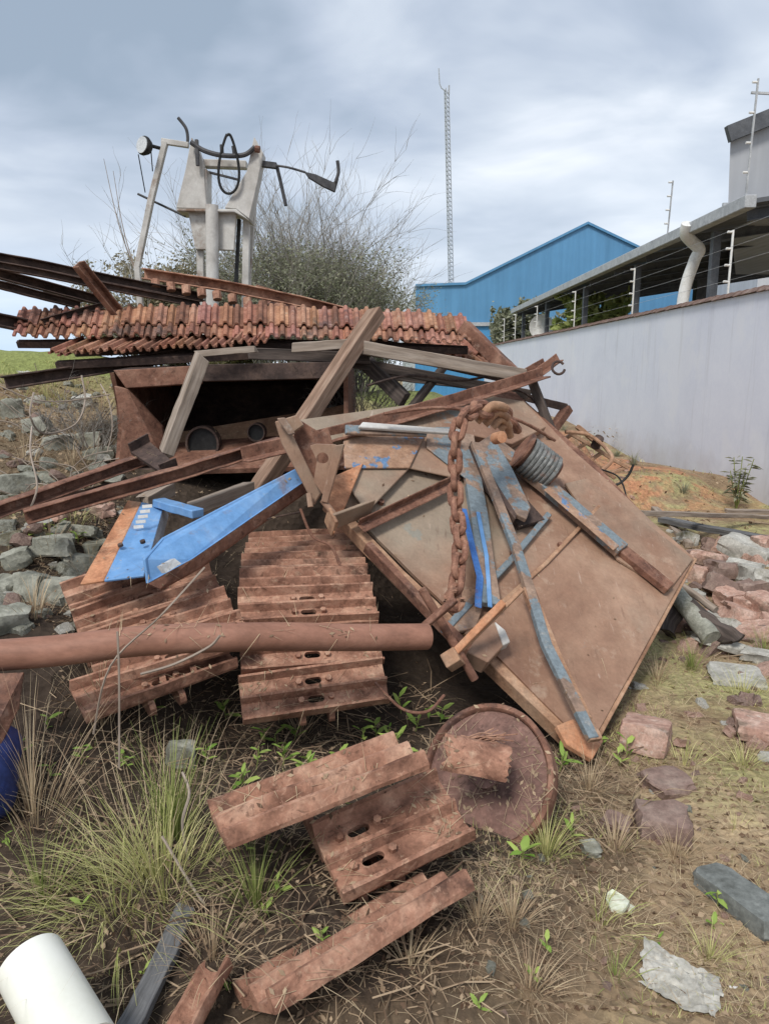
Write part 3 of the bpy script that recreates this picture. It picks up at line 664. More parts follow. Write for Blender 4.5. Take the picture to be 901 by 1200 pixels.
# mid-points allow the strips to sag
tile_strip('tiled_roof', 'long collapsed roof strip of orange clay tiles, widest one across the pile, left half', at(18,398,5.25), at(285,399,5.1), at(24,366,5.75), at(285,360,5.6), 21, 2)
tile_strip('tiled_roof', 'collapsed roof strip of browner clay tiles, right half ending before the blue warehouse', at(287,399,5.1), at(550,405,5.2), at(287,360,5.6), at(545,372,5.7), 21, 2)
tile_strip('tiled_roof', 'lower second layer of clay tiles under the long strip on the left', at(60,420,5.0), at(312,407,4.95), at(92,400,5.35), at(318,390,5.3), 26, 1)
tile_strip('tiled_roof', 'upper layer of clay tile ends below the rusty ridge in front of the mast', at(300,364,6.0), at(480,402,5.9), at(310,350,6.5), at(470,378,6.4), 19, 1)
tile_strip('tiled_roof', 'short piece of sloping clay tiles behind the pale wooden beam at right', at(480,412,5.7), at(600,440,5.6), at(470,398,6.3), at(560,402,6.3), 11, 2)
# ================================================================== BEAMS
BEAMN = 0
def beam(name, label, cat, a, b, w, mat, prof='box', up=(0,0,1), amp=.003, h=None, grp=None, n=14, sag=0, t=None):
    P0 = at(*a); P1 = at(*b); Yv = (a[2]+b[2])/2; wm = w*Yv/F; hm = (h or w)*Yv/F; t = t or wm*.14
    k = MB(); pr = {'box': rect(wm, hm), 'ell': ell(wm, hm, t), 'chan': chan(wm, hm, t)}[prof]
    if prof == 'tube': pass
    k.ext(pr, line(P0, P1, n, sag), Vector(up), amp)
    if mat.startswith('wood'):      # splits and chewed ends
        for i in range(len(k.v)):
            if i < len(pr)*1 or i >= len(k.v)-len(pr):
                k.v[i] = tuple(Vector(k.v[i])+(P1-P0).normalized()*random.uniform(-.03,.03))
    return thing(k, name, label, cat, mat, grp, bevel=min(.004, wm*.08))
B = beam
B('steel_rail', 'dark steel rail at the top left, uppermost, running down to the roof tiles', 'rail', (-30,296,5.2), (240,349,6.0), 10, 'rust_dark', 'chan', grp='dark roof rails')
B('steel_rail', 'dark steel rail just below the uppermost one at top left', 'rail', (-30,305,5.1), (235,357,5.9), 8, 'rust_dark', 'chan', grp='dark roof rails')
B('steel_rail', 'shorter dark rail under the top pair at the left border, third from above', 'rail', (-30,313,5.4), (124,354,5.9), 11, 'rust_dark', 'chan', grp='dark roof rails')
B('steel_rail', 'fourth dark rail from above at the left border, against the blue sky', 'rail', (-30,326,5.3), (96,358,5.8), 9, 'rust_dark', 'chan', grp='dark roof rails')
B('steel_rail', 'short dark rail rising right to meet the rusty upright on the tiles', 'rail', (50,377,5.4), (122,357,5.7), 7, 'rust_dark', 'chan', grp='dark roof rails')
B('steel_rail', 'dark rail poking out left beyond the end of the long tile strip', 'rail', (-30,369,5.2), (40,384,5.5), 15, 'rust_dark', 'chan', grp='dark roof rails')
B('rusty_upright', 'short rusty brown upright leaning across the dark rails at left', 'upright', (92,309,5.1), (138,366,5.3), 12, 'rust_brown', 'chan')
B('roof_beam', 'long dark beam under the lower tiles with its end jutting left over the rubble', 'beam', (4,449,5.0), (300,402,5.3), 15, 'rust_dark', 'chan')
B('fascia_beam', 'dark beam along the bottom edge of the long tile strip', 'beam', (22,402,5.34), (548,408,5.32), 6, 'rust_dark', sag=-.03)
B('ridge_beam', 'rusty red ridge beam lying aslant in front of the white mast', 'beam', (168,321,5.9), (425,372,5.9), 12, 'rust_red', 'chan', grp=None, sag=-.03)
B('rusty_strip', 'rusty flat strip continuing the ridge beam down to the right', 'strip', (300,338,6.1), (400,368,6.1), 8, 'rust_brown')
for i in range(13):
    px = 182+i*18; py = 329+i*3.6
    k = MB(); k.tube([at(px,py-1,5.86), at(px+1,py+8,5.84)], .035, 8, amp=.003); 
    thing(k, 'tile_end', 'clay tile end hanging below the rusty ridge beam', 'tile', M['rust_red'], 'tile ends under the ridge beam')
B('wooden_post', 'grey brown wooden post leaning in front of the left half of the dark bucket', 'post', (237,419,4.45), (196,530,4.3), 15, 'wood')
B('wooden_post', 'long wooden post leaning from the tile roof down to the blue channel', 'post', (440,368,4.9), (292,592,3.95), 18, 'wood_brown')
B('wooden_beam', 'pale weathered horizontal beam over the bucket, right of its middle', 'beam', (345,407,4.7), (415,403,4.75), 11, 'wood')
B('wooden_beam', 'long pale weathered beam running right from the leaning post to the rail tip', 'beam', (405,404,4.75), (614,440,4.9), 15, 'wood')
B('wooden_beam', 'thin pale wooden batten above the left corner of the bucket', 'beam', (232,415,4.6), (300,409,4.65), 7, 'wood')
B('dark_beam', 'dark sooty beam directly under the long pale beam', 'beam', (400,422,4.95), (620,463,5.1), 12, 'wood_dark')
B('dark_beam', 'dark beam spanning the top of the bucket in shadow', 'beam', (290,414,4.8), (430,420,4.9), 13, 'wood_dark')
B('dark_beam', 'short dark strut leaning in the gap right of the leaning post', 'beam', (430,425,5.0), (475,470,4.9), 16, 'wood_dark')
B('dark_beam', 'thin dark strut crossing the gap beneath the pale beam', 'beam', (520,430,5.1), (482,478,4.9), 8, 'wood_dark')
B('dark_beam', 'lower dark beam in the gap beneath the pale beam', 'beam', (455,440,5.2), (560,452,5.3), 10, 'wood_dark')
B('reddish_rafter', 'thick brown rafter sloping down beyond the right end of the tiles', 'rafter', (543,382,5.3), (604,442,5.1), 15, 'rust_brown')
B('steel_tube', 'dark square tube running right behind the raised rail tip, ending by the wall', 'tube', (575,455,5.3), (664,478,5.2), 9, 'rust_dark')
B('steel_tube', 'short dark tube bent down left from the end of the square tube', 'tube', (666,478,5.2), (645,506,5.1), 10, 'rust_brown')
B('steel_tube', 'short black tube end poking out left of the dark upright', 'tube', (608,497,5.3), (640,484,5.3), 9, 'rust_dark')
B('dark_upright', 'dark grey upright bar leaning below the tip of the long rusty rail', 'upright', (624,448,4.95), (652,522,4.9), 15, 'wood_dark', h=10)
# long rusty rails
B('rusty_rail', 'long red brown rail crossing in front of everything up to the ring at right', 'rail', (286,534,3.62), (640,436,4.9), 15, 'rust_brown', 'ell', n=20, amp=.004, sag=.02)
B('rusty_rail', 'rusty rail rising from the left border to the black plate, upper of the two', 'rail', (-25,606,3.1), (170,538,3.95), 15, 'rust_brown', 'chan', n=16)
B('rusty_rail', 'second rusty rail under the upper one, running to the middle of the pile', 'rail', (30,606,3.2), (330,519,3.85), 16, 'rust_brown', 'chan', n=16, amp=.004)
B('rusty_rail', 'thin dark rail in the shade between the two rusty rails at left', 'rail', (20,596,3.4), (230,548,4.05), 8, 'rust_dark', 'ell')
B('rusty_bracket', 'short forked rusty bracket at the raised tip of the long rail', 'bracket', (626,440,4.95), (656,418,5.0), 10, 'rust_brown', 'ell')
B('rusty_bracket', 'small rusty bracket tooth beside the forked one on the rail tip', 'bracket', (618,436,5.05), (640,424,5.1), 9, 'rust_brown', 'ell')
k = MB(); c = at(654,431,4.93); k.tube([c+Vector((math.cos(a)*.042, math.sin(a)*.02, math.sin(a)*.042)) for a in [5.4*i/14+.6 for i in range(15)]], .009, 7)
thing(k, 'open_ring', 'small open rusty ring at the raised tip of the long rail', 'ring', 'rust_dark', smooth=True)
k = MB(); cs = [at(153,529,3.9), at(175,517,3.98), at(209,546,3.78), at(190,554,3.7)]; nr = (cs[1]-cs[0]).cross(cs[3]-cs[0]).normalized(); nr = nr if nr.y < 0 else -nr
k.plate(cs, nr, .02)
for i in (0, 2):
    e = (cs[(i+1) % 4], cs[i]); k.plate([e[0], e[1], e[1]+nr*.05, e[0]+nr*.05], (cs[2]-cs[0]).normalized()*(1 if i else -1), .008)
thing(k, 'black_channel_piece', 'short dark channel piece lying across the foot of the wooden post', 'channel', 'rust_dark')
# ================================================================== BUCKET (dark hollow)
def bucket():
    Yb = 4.75; dp = 1.5
    root = empty('excavator_bucket', 'big rusty steel bucket with a black hollow opening under the tile roof', 'bucket', at(270,530,Yb))
    TL, TR, BR, BL = at(134,437,Yb), at(402,430,Yb), at(402,545,Yb), at(140,545,Yb)
    # curved shell profile in (depth, height fraction)
    prof = [(0,1.0),(.25,1.02),(.6,.98),(.85,.8),(.95,.5),(.8,.2),(.45,.02),(0,-.03)]
    k = MB(); vs = []
    for side in (0,1):
        T, Bt = (TL, BL) if side == 0 else (TR, BR)
        for lay in (0, .03):
            for d, h in prof:
                p = Bt.lerp(T, h); c = Vector((p.x, Yb+d*dp, p.z)); cc = Bt.lerp(T,.5)+Vector((0,dp*.3,0))
                vs.append(c+(c-cc).normalized()*lay*Vector((0,1,1)).length*.7)
    n = len(prof); fs = []
    for i in range(n-1):
        fs += [(i,i+1,2*n+i+1,2*n+i), (n+i,3*n+i,3*n+i+1,n+i+1)]
    fs += [(0,2*n,3*n,n),(n-1,2*n-1,4*n-1,3*n-1)]
    k.add(vs, fs); k.build('shell', M['rust_dark'], root)  # shade of the hollow is put into the dark shell colour
    for T, Bt, sx_ in ((TL, BL, 1), (TR, BR, -1)):
        k = MB(); pts = [Bt.lerp(T, h)+Vector((0, d*dp, 0)) for d, h in prof]
        # front edge of the left cheek is cut in a curve
        front = [Bt.lerp(T, h)+Vector((0, .0+.10*math.sin(h*3.14), 0)) for h in (.15,.4,.65,.85)]
        k.plate(pts+front, Vector((sx_,0,0)), .03); k.build('side_cheek', M['rust_brown'], root)
    k = MB(); k.plate([at(133,434,4.70), at(236,428,4.70), at(236,449,4.70), at(148,455,4.70)], Vector((0,-1,.1)).normalized(), .05); k.build('lip', M['rust_brown'], root, bevel=.004)
    k = MB(); k.plate([at(238,427,4.71), at(400,424,4.71), at(400,443,4.71), at(238,447,4.71)], Vector((0,-1,.1)).normalized(), .05); k.build('lip', M['rust_dark'], root, bevel=.004)
    # left cheek wide flange
    k = MB(); k.plate([at(134,452,4.70), at(150,456,4.70), at(190,500,4.85), at(195,545,4.75), at(139,545,4.70), at(143,505,4.70)], Vector((0,-1,0)), .04); k.build('cheek_flange', M['rust_brown'], root, bevel=.004)
    # floor plate and two lug bosses; black discs paint the dark of their holes
    k = MB(); k.plate([at(190,520,5.15), at(408,505,5.2), at(412,545,4.6), at(190,552,4.6)], Vector((0,-.3,1)).normalized(), .03); k.build('floor_plate', M['rust_brown'], root)
    k = MB(); k.plate([at(196,508,5.3), at(300,494,5.35), at(404,474,5.35), at(404,552,5.0), at(192,556,5.0)], Vector((0,-1,.3)).normalized(), .02); k.build('back_plate', M['rust_tan2'], root)
    for px, py, r_ in ((237,520,.115),(300,507,.06)):
        c = at(px, py, 4.95); k = MB(); N = 24; vs = []
        for rr, dy in ((r_,0),(r_,.1),(r_*.88,.1),(r_*.88,0)):
            vs += [c+Vector((math.cos(a)*rr, dy, math.sin(a)*rr*1.05)) for a in [2*math.pi*j/N for j in range(N)]]
        k.add(vs, [(q*N+j, q*N+(j+1) % N, ((q+1) % 4)*N+(j+1) % N, ((q+1) % 4)*N+j) for q in range(4) for j in range(N)]); k.build('lug', M['rust_dark'], root, smooth=True)
        k = MB(); k.add([c+Vector((math.cos(a)*r_*.9, .03, math.sin(a)*r_*.94)) for a in [2*math.pi*j/N for j in range(N)]]+[c+Vector((math.cos(a)*r_*.9, .1, math.sin(a)*r_*.94)) for a in [2*math.pi*j/N for j in range(N)]], [tuple(range(N)), tuple(range(2*N-1,N-1,-1))]+[(j,(j+1)%N,(j+1)%N+N,j+N) for j in range(N)]); k.build('lug_shade_disc', M['rubber'], root)
bucket()
# ================================================================== MACHINE HOUSING (big plate)
PA, PB, PC = at(402,604,3.55), at(690,880,2.78), at(812,655,4.0)
PN = (PB-PA).cross(PC-PA).normalized()
if PN.z < 0: PN = -PN
def pl(px, py, off=0):
    r = ray(px, py); o = PA+PN*off; t = (o-CAM).dot(PN)/r.dot(PN); return CAM+r*t
hb = pl(690,880); hr = empty('machine_housing', 'huge rusty tan steel plate assembly with blue painted ribs leaning on the pile', 'machine', hb)
def hp(name, pts, off, th, mat='rust_tan', par=None, bevel=.004):
    k = MB(); k.plate([pl(x, y, off) for x, y in pts], PN, th); return k.build(name, M[mat], par or hr, bevel=bevel)
# main plate, subdivided for gentle dents
def dent_plate(name, c4, off, th, mat, nu=40, nv=40, amp=.022, edge=None):
    k = MB(); c = [pl(x, y, off) for x, y in c4]; vs = []
    for lay in (0, 1):
        for j in range(nv+1):
            for i in range(nu+1):
                u, v_ = i/nu, j/nv; p = c[0].lerp(c[1], u).lerp(c[3].lerp(c[2], u), v_)
                p = p+PN*(noise.noise(p*1.6)*amp+noise.noise(p*5)*amp*.25-lay*th)
                vs.append(p)
    N = (nu+1)*(nv+1); fs = []
    ix = lambda i, j, l=0: l*N+j*(nu+1)+i
    for j in range(nv):
        for i in range(nu):
            fs += [(ix(i,j),ix(i+1,j),ix(i+1,j+1),ix(i,j+1)), (ix(i,j,1),ix(i,j+1,1),ix(i+1,j+1,1),ix(i+1,j,1))]
    for i in range(nu): fs += [(ix(i,0),ix(i,0,1),ix(i+1,0,1),ix(i+1,0)), (ix(i,nv),ix(i+1,nv),ix(i+1,nv,1),ix(i,nv,1))]
    for j in range(nv): fs += [(ix(0,j),ix(0,j+1),ix(0,j+1,1),ix(0,j,1)), (ix(nu,j),ix(nu,j,1),ix(nu,j+1,1),ix(nu,j+1))]
    k.add(vs, fs); return k.build(name, M[mat], hr, smooth=True)
dent_plate('main_plate', [(388,575),(612,470),(812,655),(690,876)], 0, .018, 'rust_tan')
# right panel beyond the blue rib, slightly raised
hp('side_panel', [(662,566),(688,560),(812,655),(784,692),(724,655)], .022, .02, 'rust_tan')
# upper top face going back to the raised rail
hp('top_plate', [(346,492),(566,462),(614,470),(640,500),(600,520),(536,506),(350,520)], .06, .05, 'rust_tan')
hp('top_flange', [(405,497),(502,501),(500,510),(405,507)], .14, .02, 'blue_grey')
hp('top_bar', [(420,500),(425,494),(540,503),(538,508)], .17, .02, 'white_paint')
hp('recess_plate', [(402,508),(498,510),(480,548),(404,548)], .068, .01, 'blue_rust')
hp('gusset', [(430,502),(500,508),(536,520),(536,560),(480,548),(430,600),(402,560)], .05, .012, 'rust_tan')
hp('gusset', [(500,500),(540,500),(546,560),(500,524)], .066, .012, 'blue_grey')
hp('gusset', [(386,560),(426,542),(392,624),(384,600)], .08, .02, 'rust_orange')
# folded lower-left rim and bottom shoe
def hbar(name, pts, w, h, off, mat, prof=None, par=None, n=3, amp=.0015):
    P = [pl(x, y, off) for x, y in pts]; wm = w*P[0].y/F
    k = MB(); Q = []
    for i in range(len(P)-1): Q += [P[i].lerp(P[i+1], j/n) for j in range(n)]
    Q.append(P[-1]); k.ext(prof(wm, h) if prof else rect(wm, h), Q, PN, amp); return k.build(name, M[mat], par or hr, bevel=.003)
hbar('rim', [(384,590),(466,676),(690,889)], 13, .07, -.045, 'rust_tan2', n=8)
hbar('rim', [(690,885),(700,868)], 10, .05, -.03, 'rust_brown')
hbar('edge_rail', [(430,640),(520,735),(560,775)], 9, .06, .02, 'rust_brown', n=6)
hbar('stiffener', [(812,657),(690,880)], 5, .05, -.036, 'rust_tan2', n=8)
# blue rib 1 (diagonal to the lower right)
hbar('rib', [(572,516),(640,570),(728,645)], 20, .05, .05, 'blue_grey', n=6)
hbar('rib', [(722,640),(784,690)], 18, .04, .035, 'rust_brown', n=6)
hbar('rib_plate', [(640,572),(722,642)], 13, .006, .079, 'blue_rust', n=3)
# dark channel arm
hp('arm', [(558,520),(576,508),(600,548),(622,594),(617,608),(606,603),(582,566)], .12, .03, 'blue_grey')
hp('arm_side', [(552,516),(558,520),(582,566),(606,603),(604,608),(574,568)], .118, .06, 'rust_dark')
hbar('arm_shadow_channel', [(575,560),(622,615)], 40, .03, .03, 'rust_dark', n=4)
# vertical posts
hbar('post', [(545,510),(560,600),(574,710)], 19, .035, .05, 'blue_grey', n=6)
hbar('post_strip', [(543,596),(562,676),(560,712)], 8, .006, .072, 'blue_strong', n=4)
hbar('post_strip', [(560,600),(570,650),(574,712)], 5, .008, .074, 'blue', n=4)
# thin long bar over the plate
hbar('long_bar', [(556,520),(604,640),(640,756),(694,866)], 10, .03, .11, 'blue_grey', n=6)
hbar('long_bar_lower', [(618,690),(652,775),(697,868)], 16, .03, .105, 'rust_tan2', n=6)
# crossing thin seams
hbar('weld_seam', [(430,612),(540,560)], 4, .014, .012, 'rust_tan2', n=5)
hbar('weld_seam', [(545,745),(640,660),(705,590)], 6, .02, .012, 'rust_tan2', n=8)
hbar('weld_seam', [(520,740),(600,655),(642,604)], 9, .04, .02, 'blue_grey', n=6)
# angled strut with end plate
hbar('strut', [(424,616),(538,562)], 14, .05, .07, 'rust_brown', lambda a_, b_: ell(a_, b_, .008), n=5)
hbar('strut_plate', [(388,612),(436,594)], 4, .11, .09, 'rust_tan', n=2)
hbar('strut_plate', [(384,602),(392,620)], 4, .10, .09, 'rust_tan2', n=2)
# triangular bracket at the left corner
def hpl(name, pts, Y, th, mat, nrm=(0,-1,.2)):
    k = MB(); k.plate([at(x, y, Y) for x, y in pts], Vector(nrm).normalized(), th); return k.build(name, M[mat], hr, bevel=.004)
Yc = 3.42
hpl('corner_flange', [(322,494),(348,486),(356,498),(342,508),(376,578),(368,592),(330,520)], Yc+.03, .03, 'rust_tan')
hpl('corner_paint_plate', [(324,490),(334,489),(346,508),(338,510)], Yc-.01, .02, 'blue_grey')
hpl('corner_gusset', [(348,490),(374,506),(384,500),(398,545),(368,592),(344,508)], Yc+.10, .02, 'rust_brown')
# bracket plate with a hole: ring of quads round a hole
def holed(pts, hc, hrad, Y, th, name, mat):
    k = MB(); n = 16; outer = []
    cx_, cy_ = hc
    P = [at(x, y, Y) for x, y in pts]; c = at(cx_, cy_, Y)
    # sample outer outline at angles
    for i in range(n):
        a = 2*math.pi*i/n; d = Vector((math.cos(a), 0, math.sin(a))); best = None
        for j in range(len(P)):
            p, q = P[j]-c, P[(j+1) % len(P)]-c; e = q-p; den = d.x*e.z-d.z*e.x
            if abs(den) < 1e-9: continue
            t = (p.x*e.z-p.z*e.x)/den; s_ = (p.x*d.z-p.z*d.x)/den
            if t > 0 and -1e-6 <= s_ <= 1+1e-6: best = t if best is None else min(best, t)
        outer.append(c+d*(best or .05))
    inner = [c+Vector((math.cos(2*math.pi*i/n), 0, math.sin(2*math.pi*i/n)))*hrad for i in range(n)]
    vs = outer+inner+[v_+Vector((0,th,0)) for v_ in outer+inner]
    fs = []
    for i in range(n):
        j = (i+1) % n; fs += [(i,j,n+j,n+i),(2*n+i,3*n+i,3*n+j,2*n+j),(i,2*n+i,2*n+j,j),(n+i,n+j,3*n+j,3*n+i)]
    k.add(vs, fs); return k.build(name, M[mat], hr)
holed([(362,520),(402,522),(388,566),(376,584),(366,560),(372,540)], (378,537), .028, Yc-.02, .03, 'lug_plate', 'rust_tan')
hpl('corner_bar', [(392,522),(404,520),(384,590),(376,588)], Yc-.05, .03, 'rust_tan')
k = MB(); k.tube([at(378,586,Yc-.02), at(394,606,Yc-.05)], .016, 10); k.build('pin', M['rust_tan'], hr, smooth=True)
k = MB(); k.tube([at(362,578,Yc), at(364,594,Yc-.02)], .014, 8); k.build('pin', M['rust_tan'], hr, smooth=True)
# bolt heads
for x, y in ((446,590),(600,650),(655,640),(585,742),(667,860)):
    k = MB(); c = pl(x, y, .0); k.tube([c, c+PN*.02], .016, 6); k.build('bolt', M['rust_brown'], hr)
# hinge cluster at the bottom left
Yh = pl(540,760).y-.12
def hz(name, a, b_, w, mat, prof='tube', dY=0, dY2=None, n=8):
    P = [at(a[0], a[1], Yh+dY), at(b_[0], b_[1], Yh+(dY if dY2 is None else dY2))]; r_ = w*Yh/F/2; k = MB()
    if prof == 'tube': k.tube(line(P[0], P[1], 3), r_, 12)
    else: k.ext(rect(r_*2, r_*2.2), line(P[0], P[1], 3), PN, .001)
    return k.build(name, M[mat], hr, bevel=.003 if prof != 'tube' else 0, smooth=prof == 'tube')
hz('shaft', (494,690), (556,796), 11, 'rust_brown', dY=-.02, dY2=-.06)
hz('hinge_block', (522,778), (538,768), 19, 'rust_tan2', 'box', dY=-.08)
hz('hinge_plate', (524,774), (590,706), 9, 'rust_orange', 'box', dY=-.08, dY2=.02)
hz('hinge_plate', (540,762), (612,690), 6, 'rust_tan2', 'box', dY=-.05, dY2=.08)
hp('hinge_box', [(560,742),(580,728),(596,750),(572,776),(548,764)], .09, .09, 'rust_tan')
hp('hinge_box_edge', [(580,728),(592,738),(598,752),(590,756)], .10, .05, 'white_paint')
hp('blue_corner', [(536,690),(572,690),(558,735),(530,742)], .03, .025, 'blue_rust')
hz('cross_pin', (488,742), (534,702), 8, 'rust_brown', 'box', dY=-.14, dY2=-.12)
hp('bottom_tab', [(652,850),(672,842),(704,872),(694,890),(664,872)], .03, .03, 'rust_orange')
# second housing edge behind: receding rear sheet towards the wall
hp('rear_sheet', [(560,462),(600,456),(700,545),(745,592),(690,570),(612,478)], -.05, .04, 'rust_brown')
# ---- wound cable drum / ribbed boot
c0, c1 = pl(606,540,.12), pl(640,530,.16)
ax = (at(648,548,4.15)-at(612,520,4.15)).normalized(); dc = at(632,545,4.15)
dr = empty('ribbed_drum', 'grey ribbed coil wound on a drum beside the blue rib', 'drum', dc-Vector((0,0,.12)))
k = MB(); pts = []
N = 7*22; e1 = ax.orthogonal().normalized(); e2 = ax.cross(e1)
for i in range(N+1):
    a = 2*math.pi*i/22; pts.append(dc+ax*(-.10+.19*i/N)+(e1*math.cos(a)+e2*math.sin(a))*.10)
k.tube(pts, .0145, 7); k.build('coil', M['hosegrey'], dr, smooth=True)
k = MB(); k.tube([dc-ax*.13, dc+ax*.10], .09, 20); k.build('core', M['rust_brown'], dr, smooth=True)
k = MB(); k.tube([dc-ax*.14, dc-ax*.125], .12, 20); k.build('flange', M['rust_brown'], dr, smooth=True)
# ---- chain
def chain():
    lw, ll, rr = .033, .052, .0135
    def link_mesh(s=1):
        k = MB(); pts = []
        for i in range(25):
            a = 2*math.pi*i/24; x = math.cos(a)*lw*s*.62; y = math.sin(a)*lw*s*.62
            y += (ll*s*.55 if math.sin(a) > 1e-6 else -ll*s*.55 if math.sin(a) < -1e-6 else 0)
            pts.append((x, y))
        vs = []; n = len(pts)-1; m_ = 8
        P = [Vector((x, y, 0)) for x, y in pts[:-1]]
        # clean stadium
        P = []
        for i in range(12): a = math.pi*i/11; P.append(Vector((math.cos(a)*lw*s*.7, math.sin(a)*lw*s*.7+ll*s*.45, 0)))
        for i in range(12): a = math.pi+math.pi*i/11; P.append(Vector((math.cos(a)*lw*s*.7, math.sin(a)*lw*s*.7-ll*s*.45, 0)))
        n = len(P)
        for i in range(n):
            t = (P[(i+1) % n]-P[i-1]).normalized(); sd_ = t.cross(Vector((0,0,1)))
            for j in range(m_):
                a = 2*math.pi*j/m_; vs.append(P[i]+sd_*math.cos(a)*rr*s+Vector((0,0,math.sin(a)*rr*s)))
        k.add(vs, [(i*m_+j, i*m_+(j+1) % m_, ((i+1) % n)*m_+(j+1) % m_, ((i+1) % n)*m_+j) for i in range(n) for j in range(m_)])
        return k
    path = smoothpath([at(600,500,3.9), at(586,484,3.75), at(562,480,3.6), at(543,490,3.42), at(535,512,3.36), at(533,560,3.32), at(535,600,3.24), at(539,640,3.1), at(535,680,2.98), at(532,700,2.93)], 10)
    ds = [0]; 
    for i in range(1, len(path)): ds.append(ds[-1]+(path[i]-path[i-1]).length)
    def P(s):
        for i in range(1, len(ds)):
            if ds[i] >= s: f = (s-ds[i-1])/(ds[i]-ds[i-1]+1e-9); return path[i-1].lerp(path[i], f)
        return path[-1]
    root = empty('chain', 'heavy rusty chain hanging down the front of the big plate', 'chain', path[-1])
    k = link_mesh(); first = None; me = None
    s = .0; i = 0; pitch = .068
    while s < ds[-1]-.02:
        c = P(s+pitch/2); t = (P(min(s+pitch, ds[-1]))-P(s)).normalized()
        tw = (0 if i % 2 else math.pi/2)+random.uniform(-.25,.25)+.5
        view = (CAM-c).normalized(); xx = t.cross(view).normalized(); zz_ = xx.cross(t)
        Mx = Matrix((xx, t, zz_)).transposed() @ Matrix.Rotation(tw, 3, 'Y')
        if me is None:
            o = k.build('link', M['chain'], root, smooth=True); me = o.data; o.location = (0,0,0)
            co = Vector(np.array(k.v).mean(axis=0))
        else: o = bpy.data.objects.new('link', me); col.objects.link(o); o.parent = root
        o.matrix_local = Matrix.Translation(c-WL[root]) @ Mx.to_4x4()
        o.scale = (1.12,)*3 if s > .35 else (1.55,)*3; pitch = .068*1.12 if s > .35 else .068*1.5
        s += pitch; i += 1
    c = path[-1]; k = MB(); k.tube([c+Vector((math.cos(a)*.035, -.01, math.sin(a)*.045-.01)) for a in [5.2*i/16+1.3 for i in range(17)]], .013, 8); k.build('shackle', M['rust_red'], root, smooth=True)
    # hook at the top over which the chain is wound
chain()
def hook():
    c = at(585,505,3.78)
    root = empty('chain_hook', 'worn rusty hook and shackle over which the chain is looped', 'hook', c)
    for i in range(4):
        a, b_ = at(558+i*9,494+i*3,3.62+.04*i), at(592+i*2,478+i*11,3.66+.05*i)
        k = MB(); m_ = a.lerp(b_, .5)+Vector((0,-.03,.045)); k.tube(smoothpath([a, m_, b_], 6), .021, 10, amp=.003); k.build('turn', M['rust_tan2'], root, smooth=True)
    k = MB(); k.tube([at(580,514,3.6), at(588,512,3.55)], .03, 12); k.build('pin', M['rust_orange'], root, smooth=True)
hook()
# ---- frame grid and thin bent pipe behind the plate on the right
gr_ = empty('rusty_grid', 'small rusty steel grid frame lying behind the right edge of the big plate', 'grid', at(690,545,5.3))
for a_, b_, w_ in (((655,515),(720,560),7),((668,508),(735,548),7),((655,518),(672,508),6),((690,540),(705,530),6),((672,528),(690,518),6),((712,556),(736,546),6),((676,500),(700,520),9)):
    k = MB(); wm = w_*5.3/F; k.ext(rect(wm,wm*.6), line(at(*a_,5.3), at(*b_,5.3), 4), Vector((0,0,1)), .003); k.build('bar', M['rust_tan2'], gr_, bevel=.003)
k = MB(); k.tube([at(697,523,5.25), at(702,513,5.2)], .035, 12); k.build('knob', M['rust_dark'], gr_, smooth=True)
k = MB(); k.tube(smoothpath([at(610,625,4.3), at(668,580,4.6), at(700,555,4.9), at(716,540,5.0), at(712,528,5.1), at(690,510,5.2), at(662,506,5.2)], 6), .014, 8)
thing(k, 'bent_pipe', 'thin bent rusty pipe looping behind the upper right of the plate', 'pipe', 'rust_tan2', smooth=True)
k = MB(); k.tube(smoothpath([at(640,512,4.6), at(672,530,4.7), at(700,548,4.8), at(725,560,4.8), at(734,590,4.7), at(727,622,4.45)], 8), .006, 6)
thing(k, 'black_cable', 'thin black cable curling over the right part of the big plate', 'cable', 'rubber', smooth=True)
k = MB(); k.tube(smoothpath([at(706,566,5.0), at(722,568,5.0), at(735,558,5.0), at(742,544,5.0)], 6), .009, 6)
thing(k, 'black_cable', 'short black cable end sticking up by the orange soil', 'cable', 'rubber', smooth=True)
def rod(name, label, pts, r, mat):
    k = MB(); k.tube(smoothpath([at(*p) for p in pts], 6), r, 7); thing(k, name, label, 'rod', mat, smooth=True)
rod('bent_rod', 'thin bent rod lying over the rusty rails left of the bucket foot', [(120,574,3.7),(180,556,3.72),(250,541,3.75),(300,520,3.85)], .006, 'rust_dark')
rod('bent_rod', 'thin rusty rod poking from under the long pale beam toward the gap', [(430,452,4.8),(480,440,4.85),(540,446,4.9),(590,436,4.95)], .009, 'rust_dark')
rod('bent_rod', 'rusty rod crossing the upper edge of the big plate behind the chain', [(450,485,3.9),(520,478,4.0),(600,490,4.2),(650,516,4.4)], .010, 'rust_brown')
rod('bent_rod', 'short bent rod hanging at the corner bracket of the big plate', [(352,596,3.45),(366,628,3.42),(388,640,3.4),(398,662,3.36)], .007, 'rust_brown')
rod('bent_rod', 'thin rod sagging between blue channel and middle track', [(230,640,3.2),(262,632,3.25),(300,612,3.3),(352,600,3.5)], .005, 'rust_dark')
rod('bent_rod', 'thin rod leaning in the dark gap left of the disc', [(440,800,2.8),(470,830,2.6),(500,834,2.5),(520,815,2.6)], .006, 'rust_brown')
rod('bent_rod', 'thin rusty wire loop standing by the reddish rafter', [(560,470,5.0),(590,455,5.0),(622,466,5.0),(640,500,4.9)], .007, 'rust_dark')
